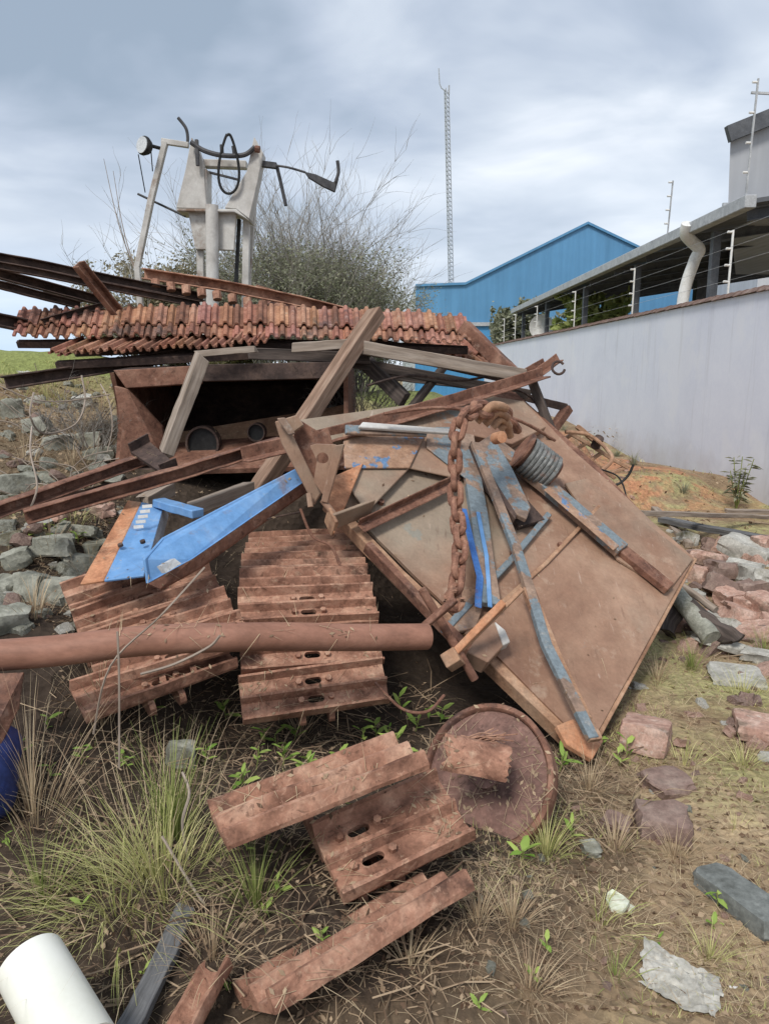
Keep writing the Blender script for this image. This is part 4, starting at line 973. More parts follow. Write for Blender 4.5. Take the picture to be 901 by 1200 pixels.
# ================================================================== BLUE PANELS
def panel(name, label, cat, pts, th, mat, extra=None):
    P = [at(*p) for p in pts]; n_ = (P[1]-P[0]).cross(P[-1]-P[0]).normalized(); n_ = n_ if n_.y < 0 else -n_
    root = empty(name, label, cat, sum(P, Vector())/len(P)); k = MB(); k.plate(P, n_, th); k.build('face', M[mat], root, bevel=.003); return root, P, n_
# split-colour panel: left half bare rust, right half blue
rt, P, n_ = panel('scrap_sheet', 'upright steel panel, left half orange rust and right half blue', 'panel', [(94,684,2.85),(150,586,3.5),(166,588,3.5),(122,680,2.85)], .012, 'rust_orange')
k = MB(); Q = [at(122,680,2.85), at(166,588,3.5), at(192,594,3.5), at(169,674,2.85)]; k.plate(Q, n_, .012); k.build('painted_face', M['blue'], rt, bevel=.003)
k = MB(); Q = [at(169,674,2.85), at(192,594,3.5), at(196,598,3.54), at(175,678,2.89)]; k.plate(Q, n_, .03); k.build('edge', M['steel'], rt)
for q in range(2): 
    c = at(142+q*26, 640-q*4, 3.08); k = MB(); k.tube([c, c+n_*.012], .012, 8); k.build('bolt', M['rust_dark'], rt)
# scuffed pale marks
k = MB()
for i in range(5):
    a = at(158+i*2.5, 622-i*6, 3.24)+n_*.012; k.plate([a, a+Vector((.045,0,.004)), a+Vector((.045,0,.018)), a+Vector((0,0,.014))], n_, .002)
k.build('scuff', M['whiteplastic'], rt)
rt, P, n_ = panel('blue_channel', 'long bright blue steel channel lying aslant above the track plates', 'channel', [(170,655,2.8),(192,630,2.95),(348,549,3.6),(358,564,3.6),(226,655,2.9),(174,684,2.78)], .012, 'blue')
k = MB(); Q = [at(174,684,2.78), at(226,655,2.9), at(358,564,3.6), at(364,572,3.65), at(232,666,2.93), at(188,690,2.8)]; k.plate(Q, Vector((0,-.8,.5)).normalized(), .02); k.build('lower_flange', M['rust_brown'], rt)
k = MB(); Q = [at(184,664,2.78), at(200,655,2.83), at(208,661,2.83), at(190,672,2.78)]; k.plate(Q, n_, -.02); k.build('patch', M['steel'], rt)
B('blue_box_tube', 'short box tube with a blue end and pale top, beside the blue panel', 'tube', (186,588,3.5), (232,602,3.3), 17, 'blue', h=10)
B('pale_plank', 'short pale grey plank between the rusty rail and the blue channel', 'plank', (225,596,3.7), (292,572,3.9), 15, 'wood')
B('pale_plank', 'pale wedge of plank resting on top of the blue panel', 'plank', (168,590,3.6), (200,572,3.8), 16, 'wood')
# ================================================================== CRAWLER TRACKS
def shoe_mesh(name, x0, x1, slots=True, pitch=.25, seed=0):
    pr = [(-.130,.004),(-.122,.042),(-.110,.044),(-.098,.012),(-.07,.008),(-.030,.008),(-.014,.042),(-.002,.044),(.008,.010),(.05,.008),(.082,.010),(.099,.046),(.111,.046),(.124,.006),(.134,-.004),
          (.128,-.014),(-.126,-.010)]
    me = bpy.data.meshes.new(name); bm = bmesh.new(); nx = 22; rows = []
    for i in range(nx+1):
        x = x0+(x1-x0)*i/nx; row = []
        for y, z in pr:
            v = Vector((x, y*pitch/.25, z)); nv = noise.noise_vector(Vector((x*9+seed*7, y*9, z*30)))
            v += Vector((nv.x*.004 if i in (0, nx) else 0, nv.y*.002, nv.z*.0035))
            row.append(bm.verts.new(v))
        rows.append(row)
    n = len(pr)
    for i in range(nx):
        for j in range(n): bm.faces.new((rows[i][j], rows[i+1][j], rows[i+1][(j+1) % n], rows[i][(j+1) % n]))
    bm.faces.new(rows[0]); bm.faces.new(rows[-1][::-1]); bmesh.ops.recalc_face_normals(bm, faces=bm.faces); bm.to_mesh(me); bm.free()
    if slots:
        o = bpy.data.objects.new('tmp', me); col.objects.link(o); cut = bmesh.new()
        for yy in (-.052*pitch/.25, .046*pitch/.25):
            N = 20; vs = []
            for z in (-.1, .1):
                for j in range(N):
                    a = 2*math.pi*j/N; vs.append(cut.verts.new((math.cos(a)*.018+(.017 if math.cos(a) > 0 else -.017), yy+math.sin(a)*.0145, z)))
            cut.faces.new(vs[:N][::-1]); cut.faces.new(vs[N:])
            for j in range(N): cut.faces.new((vs[j], vs[(j+1) % N], vs[N+(j+1) % N], vs[N+j]))
        cm = bpy.data.meshes.new('cut'); cut.to_mesh(cm); cut.free(); co = bpy.data.objects.new('cut', cm); col.objects.link(co)
        md = o.modifiers.new('b', 'BOOLEAN'); md.object = co; md.operation = 'DIFFERENCE'; md.solver = 'EXACT'
        bpy.context.view_layer.update(); dg = bpy.context.evaluated_depsgraph_get(); me2 = bpy.data.meshes.new_from_object(o.evaluated_get(dg))
        bpy.data.objects.remove(o); bpy.data.objects.remove(co); me = me2
    me.materials.clear(); me.materials.append(M['rust_red']); me.name = name; return me
SH = [shoe_mesh('shoe', -.3, .3, True, pitch=.20, seed=s) for s in (0, 1, 2)]
SHALF = shoe_mesh('half_shoe', -.125, .3, True, seed=4)
SPLAIN = shoe_mesh('plain_shoe', -.3, .3, False, seed=5)
def lump(name, k, mat='rust_red'):
    me = bpy.data.meshes.new(name); me.from_pydata(k.v, [], k.f); me.update(); bm = bmesh.new(); bm.from_mesh(me); bmesh.ops.recalc_face_normals(bm, faces=bm.faces); bm.to_mesh(me); bm.free(); me.materials.append(M[mat]); return me
k = MB(); N = 14
for s in (0,):
    out_ = []
    for j in range(N):
        a = 2*math.pi*j/N; cy = .095 if math.cos(a) > 0 else -.095; out_.append((cy+math.cos(a)*.048, math.sin(a)*.042-.055))
    vs = [Vector((-.014, y, z)) for y, z in out_]+[Vector((.014, y, z)) for y, z in out_]
    k.add(vs, [tuple(range(N))[::-1], tuple(range(N, 2*N))]+[(j, (j+1) % N, N+(j+1) % N, N+j) for j in range(N)])
LINK = lump('link', k)
k = MB(); k.tube([(-.085,.12,-.055), (.085,.12,-.055)], .024, 12); PIN = lump('pin', k)
k = MB(); k.tube([(0,0,.004), (0,0,.026)], .013, 6); BOLT = lump('bolt', k)
def put(me, par, mat4, name=None):
    o = bpy.data.objects.new(name or me.name.split('.')[0], me); col.objects.link(o); o.parent = par; o.matrix_local = mat4; return o
def frame(Pl, Pr, Dn, wid=.6):
    X = (Pr-Pl).normalized(); Z = X.cross(Dn).normalized()
    if Z.dot(CAM-Pl) < 0: Z = -Z
    Yv = Z.cross(X); m_ = Matrix((X, Yv, Z)).transposed().to_4x4(); m_.translation = (Pl+Pr)/2
    return m_
def add_shoe(root, m4, me, bolts=True, links=True, name='track_shoe'):
    L4 = Matrix.Translation(-WL[root]) @ m4
    s = put(me, root, L4, name)
    if bolts:
        for bx in (-.062, .062):
            for by in ((-.052, .046) if me not in SH else (-.042,.037)): put(BOLT, s, Matrix.Translation((bx, by, 0)), 'bolt')
    if links:
        for lx in (-.06, .06): put(LINK, s, Matrix.Translation((lx, .0, -.012)) @ Matrix.Scale(.85,4), 'link')
        put(PIN, s, Matrix.Identity(4), 'pin')
    return s
# central hanging track
PL = [at(283,640,3.75), at(273,672,3.3), at(272,716,2.98), at(275,775,2.82), at(276,862,2.62)]
PR = [at(430,634,3.85), at(436,668,3.42), at(446,708,3.12), at(452,765,2.98), at(461,822,2.80)]
root = empty('crawler_track', 'middle length of rusty crawler track draped down behind the brown pipe', 'track', (PL[-1]+PR[-1])/2)
mids = [(a+b_)/2 for a, b_ in zip(PL, PR)]; ds = [0]
for i in range(1, 5): ds.append(ds[-1]+(mids[i]-mids[i-1]).length)
def ev(arr, s):
    for i in range(1, 5):
        if ds[i] >= s or i == 4: f = (s-ds[i-1])/(ds[i]-ds[i-1]); return arr[i-1].lerp(arr[i], f)
s = ds[-1]-.12; i = 0
while s > -.1:
    l0, r0 = ev(PL, s), ev(PR, s); dn = (ev(mids, s+.1)-ev(mids, s-.1))
    m4 = frame(l0, r0, dn); m4 = m4 @ Matrix.Rotation(random.uniform(-.05,.05), 4, 'X') @ Matrix.Rotation(random.uniform(-.025,.025), 4, 'Z')
    o = add_shoe(root, m4, SH[i % 3]); s -= .192; i += 1
# left fan of track
root = empty('crawler_track', 'left length of rusty crawler track slanting under the blue channel', 'track', at(190,740,2.8))
for i in range(5):
    l0 = at(64+i*8, 712+i*28, 2.95-.11*i); r0 = at(248+i*20, 648+i*28, 3.3-.14*i); l1 = at(72+i*8, 740+i*28, 2.84-.11*i)
    if i == 4: r0 = at(262, 765, 2.85)
    m4 = frame(l0, r0, l1-l0)
    add_shoe(root, m4 @ Matrix.Rotation(random.uniform(-.06,.06), 4, 'X'), SH[(i+1) % 3])
k = MB()
# front pair
root = empty('crawler_track', 'short front piece of crawler track, one full and one broken shoe joined by links', 'track', at(400,980,2.0))
l0, r0 = at(204,992,1.74), at(520,868,2.10)
m4 = frame(l0, r0, Vector((0,-1,.14))); m4 = m4
add_shoe(root, m4, SPLAIN, bolts=False, links=False)
l0, r0 = at(332,1014,1.94), at(546,916,2.22)
m4 = frame(l0, r0, at(408,1050,1.83)-at(372,958,2.05)); m4.translation = at(428,990,1.90)
add_shoe(root, m4, SHALF)
for (x, y, Y) in ((366,968,1.98),(402,1056,1.84),(450,1034,1.88)):
    put(LINK, root, Matrix.Translation(at(x, y, Y)-WL[root]) @ m4.to_3x3().to_4x4() @ Matrix.Scale(.75,4) @ Matrix.Translation((0,0,.03)), 'loose_link')
# bottom shoe on edge
l0, r0 = at(292,1182,1.42), at(528,1037,1.80)
root = empty('crawler_shoe', 'single rusty track shoe lying on edge at the bottom, ridges facing up', 'track shoe', (l0+r0)/2)
m4 = frame(l0, r0, Vector((.1,-.87,.50)))
add_shoe(root, m4, SPLAIN, bolts=False, links=False, name='plate')
# fragment plates
k = MB(); P = [at(238,655,2.98), at(262,642,3.02), at(313,706,2.72), at(268,738,2.66)]
# ================================================================== RUSTY PIPE
k = MB(); pth = [at(-60,772,2.22), at(60,763,2.28), at(180,750,2.36), at(320,746,2.5), at(420,747,2.62), at(500,746,2.74)]
k.tube(smoothpath(pth, 8), .052, 28, radii=[1.0]*41)
o = thing(k, 'rusty_pipe', 'long smooth brown steel pipe lying across the pile from the left border', 'pipe', 'pipe_rust', smooth=True)
# ================================================================== DISC
def disc():
    c = at(570,908,2.30); ax_ = Vector((-.42,-.60,.68)).normalized(); e1 = Vector((1,0,0)); e1 = (e1-ax_*e1.dot(ax_)).normalized(); e2 = ax_.cross(e1)
    root = empty('scrap_disc', 'round rusty disc wheel with a raised rim at the foot of the big plate', 'wheel', c)
    def lathe(name, prof, mat, N=64):
        k = MB(); vs = []
        for r_, d in prof: vs += [c+ax_*d+(e1*math.cos(2*math.pi*j/N)+e2*math.sin(2*math.pi*j/N)*1.08)*(r_*1.1*(1+.01*noise.noise(Vector((math.cos(2*math.pi*j/N)*2, math.sin(2*math.pi*j/N)*2, r_*5))))) for j in range(N)]
        n = len(prof); fs = [(i*N+j, i*N+(j+1) % N, (i+1)*N+(j+1) % N, (i+1)*N+j) for i in range(n-1) for j in range(N)]+[tuple(range(N)), tuple(range((n-1)*N, n*N))]
        k.add(vs, fs); return k.build(name, M[mat], root, smooth=True)
    lathe('rim', [(.192,-.05),(.194,.006),(.200,.014),(.210,.014),(.215,.008),(.215,-.05)], 'rust_brown')
    lathe('disc', [(.192,-.05),(.192,-.004),(.17,.0),(.12,.006),(.04,.008)], 'disc')
    lathe('hub', [(.045,-.05),(.043,.018),(.02,.02),(.018,.0)], 'disc', 24)
    return c, ax_
dc_, dax = disc()
# curved tile fragment on the disc
def curved_tile(label, c, X, Z, ln, wd_, bow, mat, name='tile_fragment', th=.014):
    X = X.normalized(); Z = (Z-X*Z.dot(X)).normalized(); Yv = Z.cross(X); k = MB(); n = 12; vs = []; m_ = 8
    for lay in (0, 1):
        for i in range(m_+1):
            for j in range(n+1):
                t = j/n*2-1; a = t*bow; rr_ = wd_/2/math.sin(min(bow, 1.5))
                p = c+X*(ln*(i/m_-.5)+(random.uniform(-.012,.012) if i in (0, m_) else 0))+Yv*math.sin(a)*(rr_-lay*th)+Z*((math.cos(a)-math.cos(bow))*(rr_-lay*th))
                vs.append(p+noise.noise_vector(p*20)*.003)
    N = (m_+1)*(n+1); ix = lambda i, j, l: l*N+i*(n+1)+j; fs = []
    for i in range(m_):
        for j in range(n): fs += [(ix(i,j,0),ix(i+1,j,0),ix(i+1,j+1,0),ix(i,j+1,0)), (ix(i,j,1),ix(i,j+1,1),ix(i+1,j+1,1),ix(i+1,j,1))]
        fs += [(ix(i,0,0),ix(i,0,1),ix(i+1,0,1),ix(i+1,0,0)), (ix(i,n,0),ix(i+1,n,0),ix(i+1,n,1),ix(i,n,1))]
    for j in range(n): fs += [(ix(0,j,0),ix(0,j+1,0),ix(0,j+1,1),ix(0,j,1)), (ix(m_,j,0),ix(m_,j,1),ix(m_,j+1,1),ix(m_,j+1,0))]
    k.add(vs, fs); return thing(k, name, label, 'tile', mat, smooth=True)
curved_tile('broken curved brown tile resting on the rusty disc', at(558,888,2.16), Vector((1,-.1,-.16)), Vector((0,-.55,.8)), .20, .13, 1.0, 'rust_red')
k = MB()
for i in range(34):
    a = random.uniform(-.5,.5)+(3.14 if random.random() < .5 else 0); c = dc_+dax*.035+Vector((random.gauss(-.04,.035), 0, random.gauss(.11,.018)+.03)); c = c-dax*((c-dc_-dax*.05).dot(dax))+dax*random.uniform(0,.03)
    d = Vector((math.cos(a), 0, math.sin(a)*.7)); d = (d-dax*d.dot(dax)).normalized(); l_ = random.uniform(.03,.08)
    k.tube(smoothpath([c-d*l_, c+Vector((random.gauss(0,.01), 0, random.gauss(0,.012))), c+d*l_], 3), .0022, 5)
tag(k.build('wire_scraps', M['rust_red'], None), None, None, None, 'stuff')
# ================================================================== PVC PIPE and foreground bits
c0, c1 = at(36,1128,1.42), at(98,1238,1.24)
ax_ = (c1-c0).normalized(); e1 = ax_.orthogonal().normalized(); e2 = ax_.cross(e1); N = 40; r_ = .073
root = empty('plastic_pipe', 'short white plastic pipe with an open end in the bottom left corner', 'pipe', (c0+c1)/2)
k = MB(); vs = []
for p, rr in ((c0, r_*.995),(c0.lerp(c1,.02), r_),(c1, r_),(c1, r_*.93),(c0.lerp(c1,.1), r_*.93)): vs += [p+(e1*math.cos(2*math.pi*j/N)+e2*math.sin(2*math.pi*j/N))*rr for j in range(N)]
k.add(vs, [(i*N+j, i*N+(j+1) % N, (i+1)*N+(j+1) % N, (i+1)*N+j) for i in range(4) for j in range(N)]+[tuple(range(N))]); k.build('tube', M['pvc'], root, smooth=True)
k = MB(); q = c0.lerp(c1,.55); k.tube([q, q+ax_*.01], r_*.92, 30); k.build('soil_plug', M['pvc_in'], root)
B('grey_plank', 'dark grey weathered plank at the bottom left beside the white pipe', 'plank', (222,1062,1.75), (142,1222,1.35), 30, 'wood_grey', h=16, amp=.006)
c = at(224,1175,1.42); curved_tile('broken red clay roof tile half buried at the bottom, opening upward', c, Vector((.25,.9,.12)), Vector((.55,.1,-.8)), .22, .10, 1.5, 'rust_red', name='tile_fragment')
# left edge: rust board, navy tarp
k = MB(); k.plate([at(-20,790,2.15), at(28,788,2.2), at(22,830,2.15), at(0,875,2.05), at(-20,880,2.0)], Vector((.3,-.8,.4)).normalized(), .02)
thing(k, 'rusty_board', 'rusty board corner sticking in at the left border under the pipe', 'board', 'rust_brown')
k = MB(); cc = at(-62,905,2.05); N = 14; vs = []
bm = bmesh.new(); bmesh.ops.create_uvsphere(bm, u_segments=24, v_segments=16, radius=1)
for v_ in bm.verts:
    p = v_.co.copy(); p = Vector((p.x*.20, p.y*.25, p.z*.22)); p += noise.noise_vector(p*6)*.05+noise.noise_vector(p*18)*.012; v_.co = cc+p
k.add([v_.co.copy() for v_ in bm.verts], [tuple(x.index for x in f.verts) for f in bm.faces]); bm.free()
thing(k, 'navy_bag', 'crumpled dark navy plastic sack in shadow at the left border', 'sack', 'tarp', smooth=True)
# ================================================================== STONES AND BRICKS
def block(name, label, cat, mat, px, py, w, h, d=None, rz=0, rx=0, ry=0, rough=.12, grp=None, lift=.32, seed=None, P=None, cuts=5):
    if px > 780 and 620 < py < 790 and rough > .05: rx += random.uniform(-22,10); ry += random.uniform(-16,16); rz += random.uniform(-25,25); rough += .03
    g = P or ground_at(px, py+h*.3); Y = g.y; k = Y/F*1.0
    sx, sz = w*k, h*k*.85; sy = (d*k if d else (sx*.7+sz)*.5)
    bm = bmesh.new(); bmesh.ops.create_cube(bm, size=1); bmesh.ops.subdivide_edges(bm, edges=bm.edges, cuts=cuts, use_grid_fill=True)
    sd_ = Vector((random.uniform(0,99), random.uniform(0,99), 0))
    for v in bm.verts:
        p = v.co.copy(); 
        n_ = noise.noise_vector(p*1.6+sd_)*rough*1.0+noise.noise_vector(p*4.5+sd_)*rough*.4+noise.noise_vector(p*12+sd_)*.03
        # chip corners
        cr = sorted((abs(p.x), abs(p.y), abs(p.z)))
        if cr[0] > .45: p *= .90
        elif cr[1] > .45: p *= .965
        p = p+n_; v.co = Vector((p.x*sx, p.y*sy, p.z*sz))
    me = bpy.data.meshes.new(name); rot = Euler((R(rx), R(ry), R(rz))).to_matrix()
    for v in bm.verts: v.co = rot @ v.co
    zmin = min(v.co.z for v in bm.verts); zmax = max(v.co.z for v in bm.verts)
    bm.to_mesh(me); bm.free(); me.materials.append(M[mat])
    o = bpy.data.objects.new(name, me); col.objects.link(o)
    # centre of the block sits on the ray through (px,py)
    c = Vector(g); c.z += (zmax-zmin)*(lift-.32)*1.0+(zmax-zmin)*.18
    r = ray(px, py); t = (c.y)/r.y; q = CAM+r*t
    c.x = q.x; c.z = q.z if abs(q.z-c.z) < .25 else c.z
    o.location = c
    if rough < .2: 
        me.polygons.foreach_set('use_smooth', [True]*len(me.polygons))
        try: me.set_sharp_from_angle(angle=R(28))
        except Exception: pass
    return tag(o, label, cat, grp)
K = block
# right side rubble, back to front (px,py,w,h)
K('brick','pink brick lying alone on the soil right of the plate tip','brick','brick',757,861,56,42,66,rz=-28,rx=-12,rough=.05)
K('muddy_stone','dark brown stone half sunk in mud below the lone pink brick','stone','earthstone',775,962,66,34,60,rz=-12,rough=.12)
K('muddy_stone','low grey brown stone just above the dark brown muddy stone','stone','earthstone',782,918,54,22,50,rz=15,rough=.12)
K('stone_slab','long dark grey slab at the lower right border','slab','slate',868,1056,52,40,120,rz=22,rx=-4,rough=.035)
K('concrete_block','pale grey block on top of the brick heap, upper right','block','concrete',876,645,58,26,44,rz=-30,ry=8,rough=.06)
K('concrete_block','pale lumpy block at the right border of the brick heap','block','concrete',893,678,48,28,40,rz=10,rough=.12)
K('brick','pink brick fragment standing behind the topmost pale block','brick','brick',852,642,20,30,26,rz=12,rough=.1)
K('brick','pinkish brick lying left of the topmost pale block','brick','brick',832,656,38,20,34,rz=20,rough=.1)
K('brick','brown brick lying under the topmost pale block','brick','earthstone',856,668,50,22,40,rz=-24,rough=.07)
K('brick','pink brick at the right border below the lumpy pale block','brick','brick',894,708,34,26,34,rz=5,rough=.08)
K('brick','long pink brick in the middle of the heap over the dark gap','brick','brick',872,722,52,24,40,rz=-16,rough=.09)
K('brick','pink brick below the long pink one in the heap','brick','brick',884,742,48,22,44,rz=-10,rough=.09)
K('brick','round edged pink stone beside the grey tube','brick','brick',852,702,26,24,26,rz=40,rough=.15)
K('brick','half pink brick sticking out beneath the right corner of the big plate','brick','brick',792,728,42,24,40,rz=-4,rough=.06)
K('paving_slab','flat greenish grey slab, upper of two beside the grass tuft','slab','concrete',838,755,68,18,66,rz=-22,rough=.07)
K('paving_slab','flat greenish grey slab, lower of two beside the grass tuft','slab','concrete',862,792,60,16,56,rz=-18,rough=.07)
K('brick','flat broken pink brick at the right border, mid height','brick','brick',888,852,52,22,60,rz=-20,rough=.10)
K('concrete_block','small pale block behind the plate corner near the planks','block','concrete',804,632,20,18,20,rz=10,rough=.12)
K('stone','small grey stone next to the disc wheel at right','stone','stone',692,995,22,16,24,rz=10,rough=.15)
K('stone','grey angular stone standing in the grass left of the middle track','stone','stone',212,888,34,42,30,rz=12,ry=10,rough=.1,lift=.9)
K('stone','dark stone half hidden beside the foot of the plate','stone','earthstone',722,968,34,22,34,rz=-30,rough=.15)
# dark hoses and tubes in the heap
for (a, b_, r_, m_, l_) in (((786,688,4.3),(834,748,3.9),.055,'stone','grey round tube leaning in the brick heap by the plate corner'),
                     ((774,668,4.5),(838,716,4.1),.022,'wood','thin pale stick leaning over the grey tube')):
    k = MB(); k.tube(line(at(*a), at(*b_), 8), r_, 14, amp=.006); thing(k, 'old_tube' if r_ > .03 else 'stick', l_, 'tube' if r_ > .03 else 'stick', m_, smooth=True)
k = MB(); k.tube(smoothpath([at(782,742,4.1), at(800,712,4.2), at(822,722,4.05), at(850,742,3.95), at(864,752,3.9)], 5), .05, 16, amp=.03)
thing(k, 'black_sheet_roll', 'crumpled dark grey roll in the gap of the brick heap', 'roll', 'wood_dark', smooth=True)
def plank(label, a, b_, w, h, mat='wood', name='plank'):
    A, Bq = ground_at(*a), ground_at(*b_); A.z += .05; Bq.z += .05; k = MB(); k.ext(rect(w, h), line(A, Bq, 12), Vector((0,0,1)), .006)
    return thing(k, name, label, 'plank', mat, 'planks in front of the wall', bevel=.003)
plank('long thin plank lying nearest the wall on the right', (735,607), (930,612), .06, .04)
plank('thick weathered plank lying below the thin one near the wall', (775,615), (940,648), .11, .05, 'wood_grey')
plank('third plank, short and grey, above the brick heap', (850,604), (930,606), .09, .04, 'wood')
plank('pale pole slanting from the planks down to the big plate', (766,602), (806,645), .07, .06, 'wood')
# small pale fragments
for px, py, w, l_ in ((722,1060,36,'pale yellowish plaster chip on the soil, larger one'),(735,1068,20,'smaller plaster chip beside the larger one'),(600,1130,16,'tiny white chip in the lower foreground')):
    g = ground_at(px, py); s_ = w*g.y/F/2; k = MB(); n = 8
    ps = [g+Vector((math.cos(a)*s_*random.uniform(.6,1.1), math.sin(a)*s_*random.uniform(.7,1.3), .012+random.uniform(0,.008))) for a in [2*math.pi*i/n for i in range(n)]]
    k.plate(ps, Vector((0,0,1)), .012); thing(k, 'plaster_chip', l_, 'chip', 'plasterchip')
g = ground_at(795,1165); bm = bmesh.new(); bmesh.ops.create_grid(bm, x_segments=26, y_segments=20, size=1)
k = MB()
for v in bm.verts:
    p = v.co; x = p.x*.10*(1+.3*noise.noise(p*2)); y = p.y*.075*(1+.3*noise.noise(p*2+Vector((5,5,5)))); z = .016*abs(noise.noise(p*3.5))+.006*noise.noise(p*11)
    wx = g.x+x*.8+y*.5; wy = g.y+y-x*.6; v.co = Vector((wx, wy, H(wx, wy)+.008+z))
k.add([v.co.copy() for v in bm.verts], [tuple(v.index for v in f.verts) for f in bm.faces]); bm.free()
thing(k, 'plastic_film', 'crumpled dusty plastic film on the soil at the bottom right', 'film', 'film', smooth=True)
k = MB(); a, b_ = ground_at(852,1166), ground_at(905,1172); a.z += .02; b_.z += .015; k.tube([a, b_], .007, 6, amp=.001); thing(k, 'stick', 'pale straight stick at the bottom right border', 'stick', 'whiteplastic')
# left slope rubble: named larger ones
LEFT = [('stone',20,566,44,24),('stone',8,590,30,20),('stone',108,516,30,20),('stone',72,520,34,22),('stone',116,534,34,16),('stone',44,500,26,22),('stone',14,480,24,26),
 ('concrete_block',42,470,22,12),('concrete_block',96,470,20,14),('stone',92,660,44,26),('stone',110,642,50,20),('stone',62,640,46,26),('stone',38,690,38,40),('stone',8,690,34,30),('stone',12,726,44,32),
 ('stone',72,694,42,36),('stone',20,655,34,24),('brick',120,600,30,18),('brick',60,605,40,16),('stone',96,622,38,14),('stone',130,560,28,14),('stone',12,632,30,18),('stone',58,560,22,14),('stone',86,578,26,14),('concrete_block',30,440,18,10)]
adj = ['uppermost pale','flat','squarish','broken','angular','low','tall']
where = {0:'just above the rusty rails by the left border',1:'at the left border right on the rusty rail',2:'beside the foot of the bucket cheek',3:'left of the squarish one by the bucket',4:'under the squarish one by the bucket',5:'in dry twigs above the rails',6:'at the left border below the grass bank',
 7:'high on the slope under the dark beam end',8:'high on the slope left of the bucket',9:'left of the orange panel, at its foot',10:'flat, touching the orange edge of the panel',11:'under the yellow green shoots, middle left',12:'large pale one leaning left of the track',13:'at the left border above the pipe',14:'lowest one at the left border above the pipe',
 15:'between the large pale one and the panel foot',16:'at the left border below the rails',17:'reddish, just under the rusty rails by the panel top',18:'long reddish, under the rails at left',19:'thin, under the reddish one',20:'just over the upper rail beside the bucket',21:'small, at the left border under the rails',22:'small, in twigs above the upper rail',23:'small, touching the upper rail',24:'tiny, at the grass bank under the beam end'}
for i, (nm, px, py, w, h) in enumerate(LEFT):
    mt = {'stone':'stone','concrete_block':'concrete','brick':'brick'}[nm]
    K(nm, ('grey stone on the left slope ' if nm == 'stone' else 'pale block on the left slope ' if nm == 'concrete_block' else 'brick on the left slope ')+where[i], 'stone' if nm == 'stone' else 'block' if nm == 'concrete_block' else 'brick', mt,
      px, py, w*.98, h*1.05, rz=random.uniform(-40,40), rx=random.uniform(-25,15), ry=random.uniform(-18,18), rough=.17, cuts=5)
# small shared rubble
def scatter_rubble(n, box, smin, smax, label, grp, mats, name='rubble_stone'):
    protos = []
    for q in range(6):
        bm = bmesh.new(); bmesh.ops.create_icosphere(bm, subdivisions=2, radius=1); s_ = Vector((q*7.3, 1, 2))
        for v in bm.verts:
            p = v.co.copy(); p = Vector([max(-.62, min(.62, c)) for c in p]); p += noise.noise_vector(v.co*1.4+s_)*.3; v.co = Vector((p.x*1.2, p.y, p.z*.75))
        me = bpy.data.meshes.new(name); bm.to_mesh(me); bm.free(); me.materials.append(M[mats[q % len(mats)]]); protos.append(me)
    c = 0
    for i in range(n):
        px, py = random.uniform(box[0], box[2]), random.uniform(box[1], box[3]); g = ground_at(px, py)
        if g.y > 14: continue
        o = bpy.data.objects.new(name, random.choice(protos)); col.objects.link(o); s_ = random.uniform(smin, smax)
        o.scale = (s_*random.uniform(.7,1.3), s_, s_*random.uniform(.7,1.1)); o.rotation_euler = (random.gauss(0,.4), random.gauss(0,.4), random.uniform(0,6.28)); o.location = g+Vector((0,0,s_*.25))
        tag(o, label, 'stone', grp)
scatter_rubble(150, (0,450,150,745), .02, .075, 'small grey rubble stone among the others on the left slope', 'small rubble on the left slope', ['stone','stone','earthstone','concrete'])
scatter_rubble(34, (800,632,901,770), .05, .10, 'tumbled brick lump among the others in the heap at right', 'brick lumps in the right heap', ['brick','brick','concrete','earthstone'], 'brick_lump')
scatter_rubble(16, (852,790,901,900), .03, .07, 'tumbled brick lump spilled below the slabs at the right border', 'brick lumps spilled at the right border', ['brick','brick','concrete','earthstone'], 'brick_lump')
scatter_rubble(70, (730,610,901,940), .015, .045, 'small brick fragment in the heap beside the plate', 'small fragments in the right heap', ['brick','earthstone','concrete'])
scatter_rubble(90, (560,880,901,1200), .006, .022, 'small stone on the muddy soil at the lower right', 'small stones on the soil', ['earthstone','stone','brick'], 'small_stone')
scatter_rubble(22, (660,510,760,590), .02, .05, 'small clod on the orange soil by the wall', 'clods on the orange soil', ['brick','earthstone'], 'soil_clod')
# ================================================================== GRASS
def blade(k, p, d, ln, w, bend, t, n=4):
    d = d.normalized(); side = d.cross(Vector((0,0,1)));
    if side.length < .05: side = Vector((1,0,0))
    side = (side.normalized()+Vector((random.gauss(0,.4), random.gauss(0,.4), 0))).normalized(); vs = []
    for i in range(n+1):
        f = i/n; vs += [p-side*w*(1-f*.9)/2, p+side*w*(1-f*.9)/2]; p = p+d*ln/n; d = (d+bend/n).normalized()
    k.add(vs, [(2*i, 2*i+1, 2*i+3, 2*i+2) for i in range(n)], t)
def tuft(label, c, n, ln, spread, mat, w=.005, name='grass_tuft', droop=1.0, grp=None, lean=(0,0), upz=1.0, base=.3):
    k = MB()
    for i in range(n):
        a = random.uniform(0, 6.28); rr = random.random(); p = c+Vector((math.cos(a), math.sin(a), 0))*rr*base*spread
        d = Vector((math.cos(a)*rr*spread/ln*1.0+lean[0], math.sin(a)*rr*spread/ln+lean[1], upz))
        blade(k, p, d, ln*random.uniform(.45,1.1), w*random.uniform(.6,1.3), Vector((math.cos(a)*.5, math.sin(a)*.5, -droop*random.uniform(.3,1.3))), random.random(), 5)
    return tag(k.build(name, M[mat], None, tint=True), label, 'grass', grp)
g = ground_at(195,1050); g.z = max(g.z, .15)
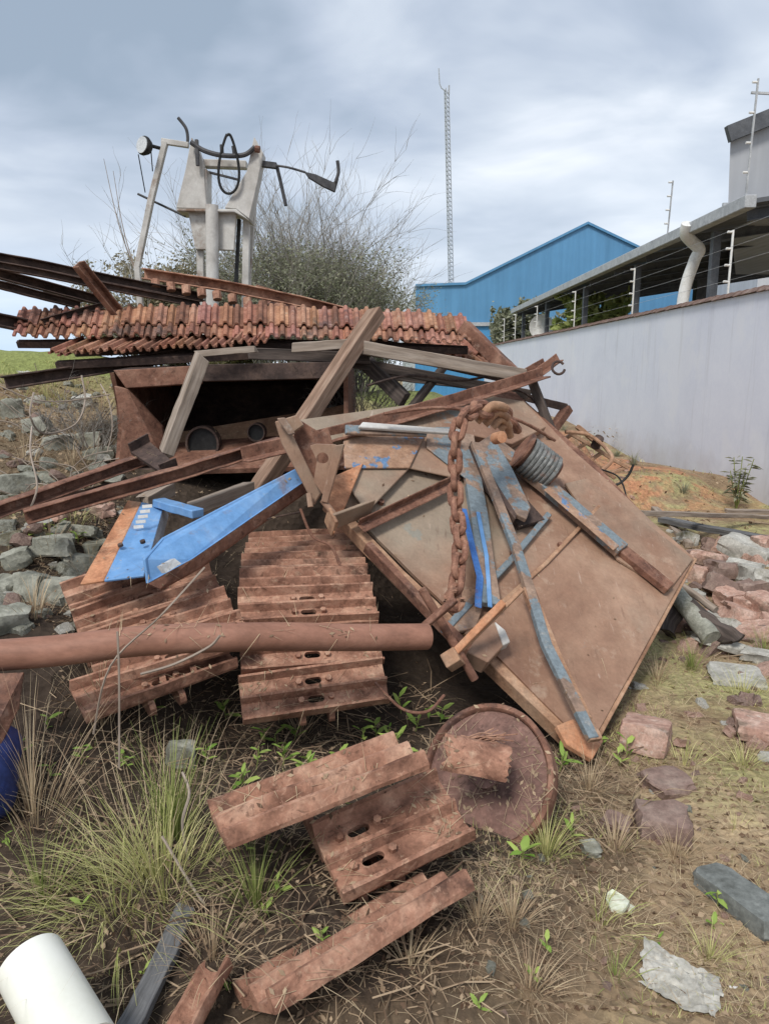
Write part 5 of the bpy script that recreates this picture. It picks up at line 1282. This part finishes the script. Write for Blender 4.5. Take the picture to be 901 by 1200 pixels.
tuft('big yellow green grass tuft in the lower left, above the white pipe', g+Vector((-.03,.02,-.03)), 260, .35, .22, 'grass2', .0042, lean=(-.2,.05), droop=1.2, base=.6)
tuft('dry straw coloured stalks spraying out of the big tuft at left', g+Vector((-.14,.05,-.03)), 230, .48, .75, 'straw', .0030, lean=(-.35,0), droop=1.1, base=.8)
tuft('yellow green tuft merging with the left flank of the big one', g+Vector((-.22,.02,-.02)), 90, .26, .22, 'grass2', .0036, lean=(-.2,-.1), droop=1.8, base=.8)
tuft('yellow green tuft in front of the big one, bending toward the white pipe', g+Vector((-.12,-.10,-.03)), 150, .28, .26, 'grass2', .004, lean=(-.1,-.3), droop=1.8, base=.7)
tuft('green blades standing at the right side of the big tuft', ground_at(205,985), 110, .38, .12, 'grass', .005, droop=.25)
tuft('dry stalks in the far left under the rusty pipe', ground_at(40,960), 130, .45, .4, 'straw', .0035, droop=.7)
tuft('dry stalks hanging before the left track', ground_at(120,840), 90, .42, .3, 'straw', .003, droop=.6)
for (px, py, n, ln, sp_, mt, l_) in ((640,1000,120,.17,.16,'grass2','low yellow green tuft below the disc wheel'),(600,1085,120,.15,.13,'straw','dry tuft right of the shoe on edge'),(810,785,90,.22,.12,'grass','green tuft left of the flat slabs'),
    (893,770,70,.22,.1,'grass','green tuft at the right border by the slabs'),(560,1080,60,.16,.1,'straw','dry tuft at the tip of the shoe on edge'),(720,1000,110,.16,.2,'straw','dry grass beside the muddy stone'),(790,1010,110,.15,.2,'straw','dry grass between muddy stone and dark slab'),
    (690,930,90,.2,.15,'straw','dry grass hanging at the foot of the plate'),(770,800,110,.2,.2,'straw','dry tangle under the right corner of the plate'),(300,1060,110,.22,.2,'grass','green tuft left of the broken track shoe'),(250,1130,90,.2,.2,'straw','dry stalks over the buried tile'),
    (870,900,110,.14,.25,'grass2','sparse grass before the flat pink brick'),(830,1130,60,.14,.12,'grass2','low grass left of the dark slab foot'),(620,1160,100,.13,.25,'straw','sparse dry grass at the bottom edge'),(720,1150,60,.1,.2,'grass','sparse green grass at the bottom edge'),
    (50,1060,90,.28,.2,'grass','dark green tuft behind the white pipe'),(352,860,60,.18,.3,'straw','dry stalks between the middle track and the front shoe'),(480,1130,50,.13,.2,'straw','dry blades under the shoe on edge')):
    tuft(l_, ground_at(px, py), n, ln, sp_, mt, .0032, droop=.8)
k = MB()
for (px0, py0, px1, py1, n) in ((0,860,560,1200,5200),(540,880,901,1200,11000),(700,760,901,900,4000),(640,560,901,650,900),(0,440,150,740,6000),(640,500,760,590,400),(140,800,480,900,500),(640,620,820,800,400)):
    for i in range(n):
        g = ground_at(random.uniform(px0, px1), random.uniform(py0, py1), .9, 14); a = random.uniform(0, 6.28); s_ = .5+g.y*.22
        if noise.noise(Vector((g.x*2.5, g.y*2.5, 3))) < -.12 and random.random() < .8: continue
        blade(k, g+Vector((0,0,.004)), Vector((math.cos(a), math.sin(a), random.uniform(-.05,.5))), random.uniform(.03,.12)*s_, .0022*s_, Vector((0,0,-.5)), random.random(), 3)
tag(k.build('dry_grass', M['straw'], None, tint=True), 'thin dry grass and straw over the soil', 'dry grass', None, 'stuff')
k = MB()
for (px0, py0, px1, py1, n) in ((540,880,901,1200,6500),(700,760,901,900,2500),(0,860,560,1200,600),(660,500,901,600,1200),(0,425,150,480,3000),(0,600,130,700,500)):
    for i in range(n):
        g = ground_at(random.uniform(px0, px1), random.uniform(py0, py1), .9, 16); a = random.uniform(0, 6.28); s_ = .5+g.y*.22
        if noise.noise(Vector((g.x*2.2+9, g.y*2.2, 7))) < .05: continue
        blade(k, g, Vector((math.cos(a)*.8, math.sin(a)*.8, 1)), random.uniform(.015,.05)*s_, .003*s_, Vector((0,0,-.8)), random.random(), 2)
tag(k.build('green_grass', M['grass2'], None, tint=True), 'short green grass on the soil', 'grass', None, 'stuff')
k = MB()
for (px0, py0, px1, py1, n) in ((0,860,560,1200,5000),(540,880,901,1200,9000),(0,440,160,740,5000),(640,500,901,650,900),(700,760,901,900,600),(140,800,500,900,600)):
    for i in range(n):
        g = ground_at(random.uniform(px0, px1), random.uniform(py0, py1), .9, 14); leafquad(k, g+Vector((0,0,.006)), random.uniform(.008,.024)*(.5+g.y*.2), random.random(), 1.4)
tag(k.build('leaf_litter', M['litter'], None, tint=True), 'dead leaves and crumbs on the soil', 'litter', None, 'stuff')
# matted dead twigs and stems in the dark hollows round the track pieces
k = MB()
for (x0, y0, x1, y1, n) in ((60,800,520,900,260),(220,880,560,1200,420),(0,860,230,1200,200),(640,880,760,1000,120),(760,600,901,780,120)):
    for i in range(n):
        g = ground_at(random.uniform(x0,x1), random.uniform(y0,y1), .9, 9); a = random.uniform(0,6.28); ln = random.uniform(.05,.22)*(.6+g.y*.2); d = Vector((math.cos(a), math.sin(a), random.uniform(0,.55)))
        q = g+d*ln*.5+Vector((random.gauss(0,.015), random.gauss(0,.015), .01)); k.tube([g, q, g+d*ln+Vector((0,0,-.02))], random.uniform(.0012,.0028), 4)
k.t = [random.random() for _ in k.t]
tag(k.build('dead_twigs', M['litter'], None, tint=True), 'matted dead twigs and stems on the dark soil', 'twigs', None, 'stuff')
for i, (px, py, n, ln, sp_, mt, l_) in enumerate(((30,545,70,.28,.2,'straw','dry tuft at the left border above the rails'),(85,545,80,.26,.2,'straw','dry tuft left of the bucket cheek'),(120,480,80,.28,.25,'straw','dry tuft high beside the bucket cheek'),(55,470,90,.3,.3,'grass2','yellow green tuft high on the left slope'),
    (100,455,90,.3,.3,'grass2','yellow green tuft under the roof beam end'),(20,450,90,.3,.3,'grass','green tuft at the left border on the grass bank'),(60,640,70,.2,.15,'straw','dry tuft between the stones under the rails'),(110,690,80,.24,.2,'straw','dry tuft at the foot of the orange panel'),
    (40,720,60,.2,.15,'straw','dry tuft above the pipe at the left border'),(85,615,60,.16,.12,'grass2','small yellow green tuft by the reddish stone'),(870,820,90,.18,.2,'grass2','weedy tuft at the right border below the slabs'),(800,900,90,.14,.25,'grass2','low weedy tuft right of the lone brick'),
    (700,1080,90,.1,.25,'grass2','low sparse weeds near the plaster chip'),(860,980,80,.1,.2,'grass2','low sparse weeds above the dark slab'))):
    tuft(l_, ground_at(px, py), n, ln, sp_, mt, .0038, droop=1.1, base=.7)
# dry vines on the left slope and behind the plate
def vine(label, pts, r=.005, grp='dry vines on the left slope', mat='wood'):
    k = MB(); k.tube(smoothpath([at(*p) for p in pts], 6), r, 5); thing(k, 'dry_vine', label, 'vine', mat, grp, smooth=True)
vine('long dry vine curving down the left slope from the beam', [(96,440,4.8),(100,470,4.7),(88,498,4.5),(52,508,4.3),(36,488,4.2),(40,460,4.3)], .006)
vine('dry vine crossing the left slope sideways', [(0,452,4.6),(40,468,4.5),(78,470,4.5),(130,462,4.6)], .004)
vine('dry vine hanging beside the bucket cheek', [(118,450,4.7),(128,470,4.6),(132,500,4.5),(126,530,4.4)], .004)
vine('pale stem arching up from the rails at far left', [(34,600,3.3),(44,570,3.3),(36,530,3.5),(38,500,3.7)], .005)
vine('long straw arching over the left track', [(110,860,2.2),(130,780,2.2),(190,720,2.25),(240,665,2.4)], .0035)
vine('upright dry stalk rising over the brown pipe at left', [(140,900,2.0),(140,800,2.02),(138,740,2.05)], .0035)
vine('thin twig loop hanging below the brown pipe', [(165,790,2.1),(205,778,2.15),(245,758,2.2),(258,745,2.2)], .0045)
vine('thin stalk bending over the grass toward the small grey stone', [(230,1040,1.9),(214,970,1.95),(222,930,2.0),(214,905,2.05)], .0045)
vine('long stalk running down to the broken shoe from the grass', [(190,980,1.85),(240,1060,1.75),(300,1120,1.6),(345,1140,1.55)], .004)
for i in range(70):
    px, py = random.uniform(10,130), random.uniform(455,600); g = ground_at(px, py); a = random.uniform(0,6.28); ln = random.uniform(.12,.4)
    d = Vector((math.cos(a), math.sin(a)*.4, random.uniform(.2,1.3))); k = MB()
    k.tube(smoothpath([g, g+d*ln*.5, g+d*ln+Vector((random.gauss(0,.06), 0, random.gauss(-.05,.05)))], 4), .0035, 4); thing(k, 'dry_twig', 'thin dry twig among the rubble on the left slope', 'twig', 'wood', 'dry twigs on the left slope')
# twiggy scrub seen through the gap and left of the bucket
twigtree('dry_scrub', 'dry tangled scrub seen through the gap between post and plate', 'scrub', Vector(at(425,475,5.6)-Vector((0,0,.15))), .45, .5, 30, grp=None, thin=.35)
twigtree('dry_scrub', 'dry tangled scrub on the slope left of the bucket', 'scrub', Vector(at(108,508,5.0)-Vector((0,0,.1))), .42, .45, 26, grp=None, thin=.35)
# ================================================================== SPROUTS
def sprout(px, py, h, n, label, grp='fresh green seedlings', mat='sprout', P=None, s=1):
    g = P or ground_at(px, py); hm = h*g.y/F; k = MB(); lean = Vector((random.gauss(0,.15), random.gauss(0,.15), 1)); top = g+lean*hm
    root = empty('seedling', label, 'seedling', g, grp)
    st = MB(); st.tube([g, g.lerp(top,.5)+Vector((.003,0,0)), top], .0022*s, 5); st.build('stem', M['grass'], root, tint=True)
    for i in range(n):
        f = .35+.65*i/max(1, n-1); p = g.lerp(top, f); a = i*2.4+random.uniform(-.4,.4); ln = random.uniform(.02,.055)*s*g.y/2; d = Vector((math.cos(a), math.sin(a), random.uniform(.1,1.1))).normalized(); side = (d.cross(Vector((0,0,1))).normalized()+Vector((0,0,random.uniform(-.4,.4))))*ln*random.uniform(.11,.2)
        k.add([p, p+d*ln*.35+side, p+d*ln*.75+side*.7-Vector((0,0,ln*.05)), p+d*ln-Vector((0,0,ln*.18)), p+d*ln*.75-side*.7-Vector((0,0,ln*.05)), p+d*ln*.35-side], [(0,1,2,3,4,5)], random.random())
    k.build('leaves', M[mat], root, tint=True)
for px, py, h, l_ in ((310,872,22,'at the lower left corner of the middle track'),(322,878,18,'beside the one at the track corner'),(265,845,26,'left of the middle track in the dark hollow'),(345,868,16,'below the middle of the track edge'),
    (440,868,26,'right of the lowest middle shoe'),(455,872,20,'between the middle track and front shoe'),(470,838,24,'in the dark gap below the shaft'),(500,845,20,'left of the disc wheel top'),(408,985,55,'tall, leaning over the broken front shoe'),(440,925,18,'on the front shoe links'),
    (180,840,34,'in the dark below the left track'),(55,860,22,'at far left under the pipe'),(60,915,20,'at far left in the dry stalks'),(375,1110,26,'at the upper edge of the shoe on edge'),(270,1170,18,'beside the buried clay tile'),(170,1150,18,'on the dark plank'),
    (190,1140,22,'next to the dark plank'),(15,1010,44,'left border, by the navy sack'),(520,1062,14,'under the shoe on edge tip'),(840,1065,26,'at the left edge of the dark slab'),(835,1095,18,'below the left edge of the dark slab'),(765,962,26,'with round leaves over the muddy stone'),
    (640,1120,20,'lower middle of the soil'),(627,1150,14,'bottom middle of the soil'),(725,900,20,'at the tip of the big plate'),(733,895,30,'under the lone pink brick'),(670,985,22,'beside the disc wheel, right'),(580,960,14,'on the lower disc wheel rim'),(290,1000,20,'below the front shoe left end'),
    (330,1050,24,'in the hollow under the front shoe'),(310,1080,18,'in the hollow lower down'),(770,1110,14,'on open soil at lower right'),(560,1185,14,'near the bottom edge, middle'),(480,905,12,'on top of the front shoe'),(95,1075,20,'between grass tuft and white pipe')):
    sprout(px, py, h, random.choice((4,5,6)), 'small bright green seedling '+l_)
for px, py, h, q_ in ((300,905,38,'broad tuft edge'),(332,900,30,'dark soil'),(355,915,26,'dark soil'),(285,925,22,'dark soil'),(462,890,34,'shoe tip'),(430,880,30,'shoe tip'),(395,900,24,'dark soil'),(485,862,30,'disc'),(515,850,24,'disc'),(240,900,30,'grey stone'),(150,905,28,'left tuft'),(30,890,34,'left border'),(95,900,30,'left tuft'),(700,880,22,'plate tip'),(655,905,22,'plate tip'),(610,1010,20,'disc')):
    sprout(px, py, h, random.choice((5,6,8)), 'slender light green seedling low in the weeds', 'slender seedlings in the weeds', s=random.uniform(.9,1.5))
for px, py, l_ in ((68,618,'on the left slope under the rails'),(44,622,'farther left under the rails'),(92,628,'near the panel on the left slope')):
    sprout(px, py+10, 14, 6, 'yellow green shoot '+l_, 'yellow green shoots')
# tall weed at the wall
g = ground_at(862,598); root = empty('tall_weed', 'tall green weed standing against the white wall at right', 'weed', g)
k = MB(); st = MB()
for i in range(9):
    a = random.uniform(0,6.28); d = Vector((math.cos(a)*.22, math.sin(a)*.22, 1)); h_ = random.uniform(.35,.62)
    st.tube([g, g+d*h_], .005, 5)
    for j in range(14):
        p = g+d*h_*random.uniform(.35,1.03); aa = random.uniform(0,6.28); ln = random.uniform(.08,.14); dd = Vector((math.cos(aa), math.sin(aa), random.uniform(-.2,.5))).normalized(); sd_ = dd.cross(Vector((0,0,1))).normalized()*ln*.16
        k.add([p, p+dd*ln*.5+sd_, p+dd*ln-Vector((0,0,.03)), p+dd*ln*.5-sd_], [(0,1,2,3)], random.random())
st.build('stems', M['grass'], root, tint=True); k.build('leaves', M['leafdark'], root, tint=True)
for px, py, l_ in ((742,545,'on the mound crest by the wall'),(722,535,'higher on the mound crest'),(660,505,'behind the grid frame'),(800,580,'at the wall foot')):
    g = ground_at(px, py); tuft('small green weed '+l_, g, 60, .22, .15, 'leafdark', .008, 'weed', .6)

# ---- extra tumbled bricks filling the heap
EX = [('brick',812,672,30,20,'pink brick end between the pole and the heap'),('brick',846,690,34,22,'brown pink brick under the round edged stone'),('concrete_block',872,668,30,18,'pale broken block wedged in the heap centre'),
 ('brick',898,640,24,22,'pink brick at the right border beside the topmost block'),('brick',838,640,24,16,'small pink brick top left of the heap'),('brick',896,730,26,18,'broken brick at the right border low in the heap'),
 ('concrete_block',848,735,30,16,'pale flat piece above the greenish slabs'),('brick',818,742,26,18,'brick stub next to the black roll'),('brick',880,690,30,20,'flat brick on the right side of the heap'),('concrete_block',892,770,34,14,'pale chip of slab at the right border'),
 ('brick',808,652,22,16,'small brick near the pale pole'),('brick',868,706,26,18,'tilted brick in the middle of the heap')]
for nm, px, py, w, h, l_ in EX:
    K(nm, l_, 'brick' if nm == 'brick' else 'block', random.choice(('brick','brick','earthstone')) if nm == 'brick' else 'concrete', px, py, w*1.25, h*1.2, rz=random.uniform(-50,50), rx=random.uniform(-25,10), ry=random.uniform(-20,20), rough=.12, lift=random.uniform(.5,.9))
# ---- litter lying on top of the scrap
bpy.context.view_layer.update(); dg = bpy.context.evaluated_depsgraph_get()
ks, kl = MB(), MB()
def drop(box, n, straw=.5, top=.15):
    for i in range(n):
        r = ray(random.uniform(box[0], box[2]), random.uniform(box[1], box[3])).normalized()
        ok, loc, nr, fi, ob, mt = sc.ray_cast(dg, CAM, r)
        if not ok or nr.z < top or loc.y > 7 or ob.name.startswith(('grass','seedling','leaves','foliage','dry','green','leaf')): continue
        if noise.noise(loc*5) < -.05: continue
        e = nr.orthogonal().normalized(); e.rotate(Matrix.Rotation(random.uniform(0,6.28), 3, nr)); p = loc+nr*.003
        if random.random() < straw: blade(ks, p, e+nr*random.uniform(0,.25), random.uniform(.03,.14), .0022, -nr*.3, random.random(), 3)
        else:
            f = nr.cross(e); s_ = random.uniform(.003,.009); a = (e*1.5+nr*random.uniform(-.2,.5))*s_
            kl.add([p-a, p+f*s_*.7, p+a, p-f*s_*.7], [(0,1,2,3)], random.random())
drop((60,640,320,840), 700, .75); drop((265,630,465,870), 420, .7); drop((225,860,570,1190), 700, .65); drop((480,820,650,1010), 500); drop((400,480,820,900), 160, .3); drop((0,720,500,790), 40); drop((0,500,350,620), 250)
tag(ks.build('fallen_straw', M['straw'], None, tint=True), 'fallen straw lying on the scrap metal', 'straw', None, 'stuff')
tag(kl.build('fallen_leaves', M['litter'], None, tint=True), 'crumbs of dead leaves lying on the scrap metal', 'litter', None, 'stuff')
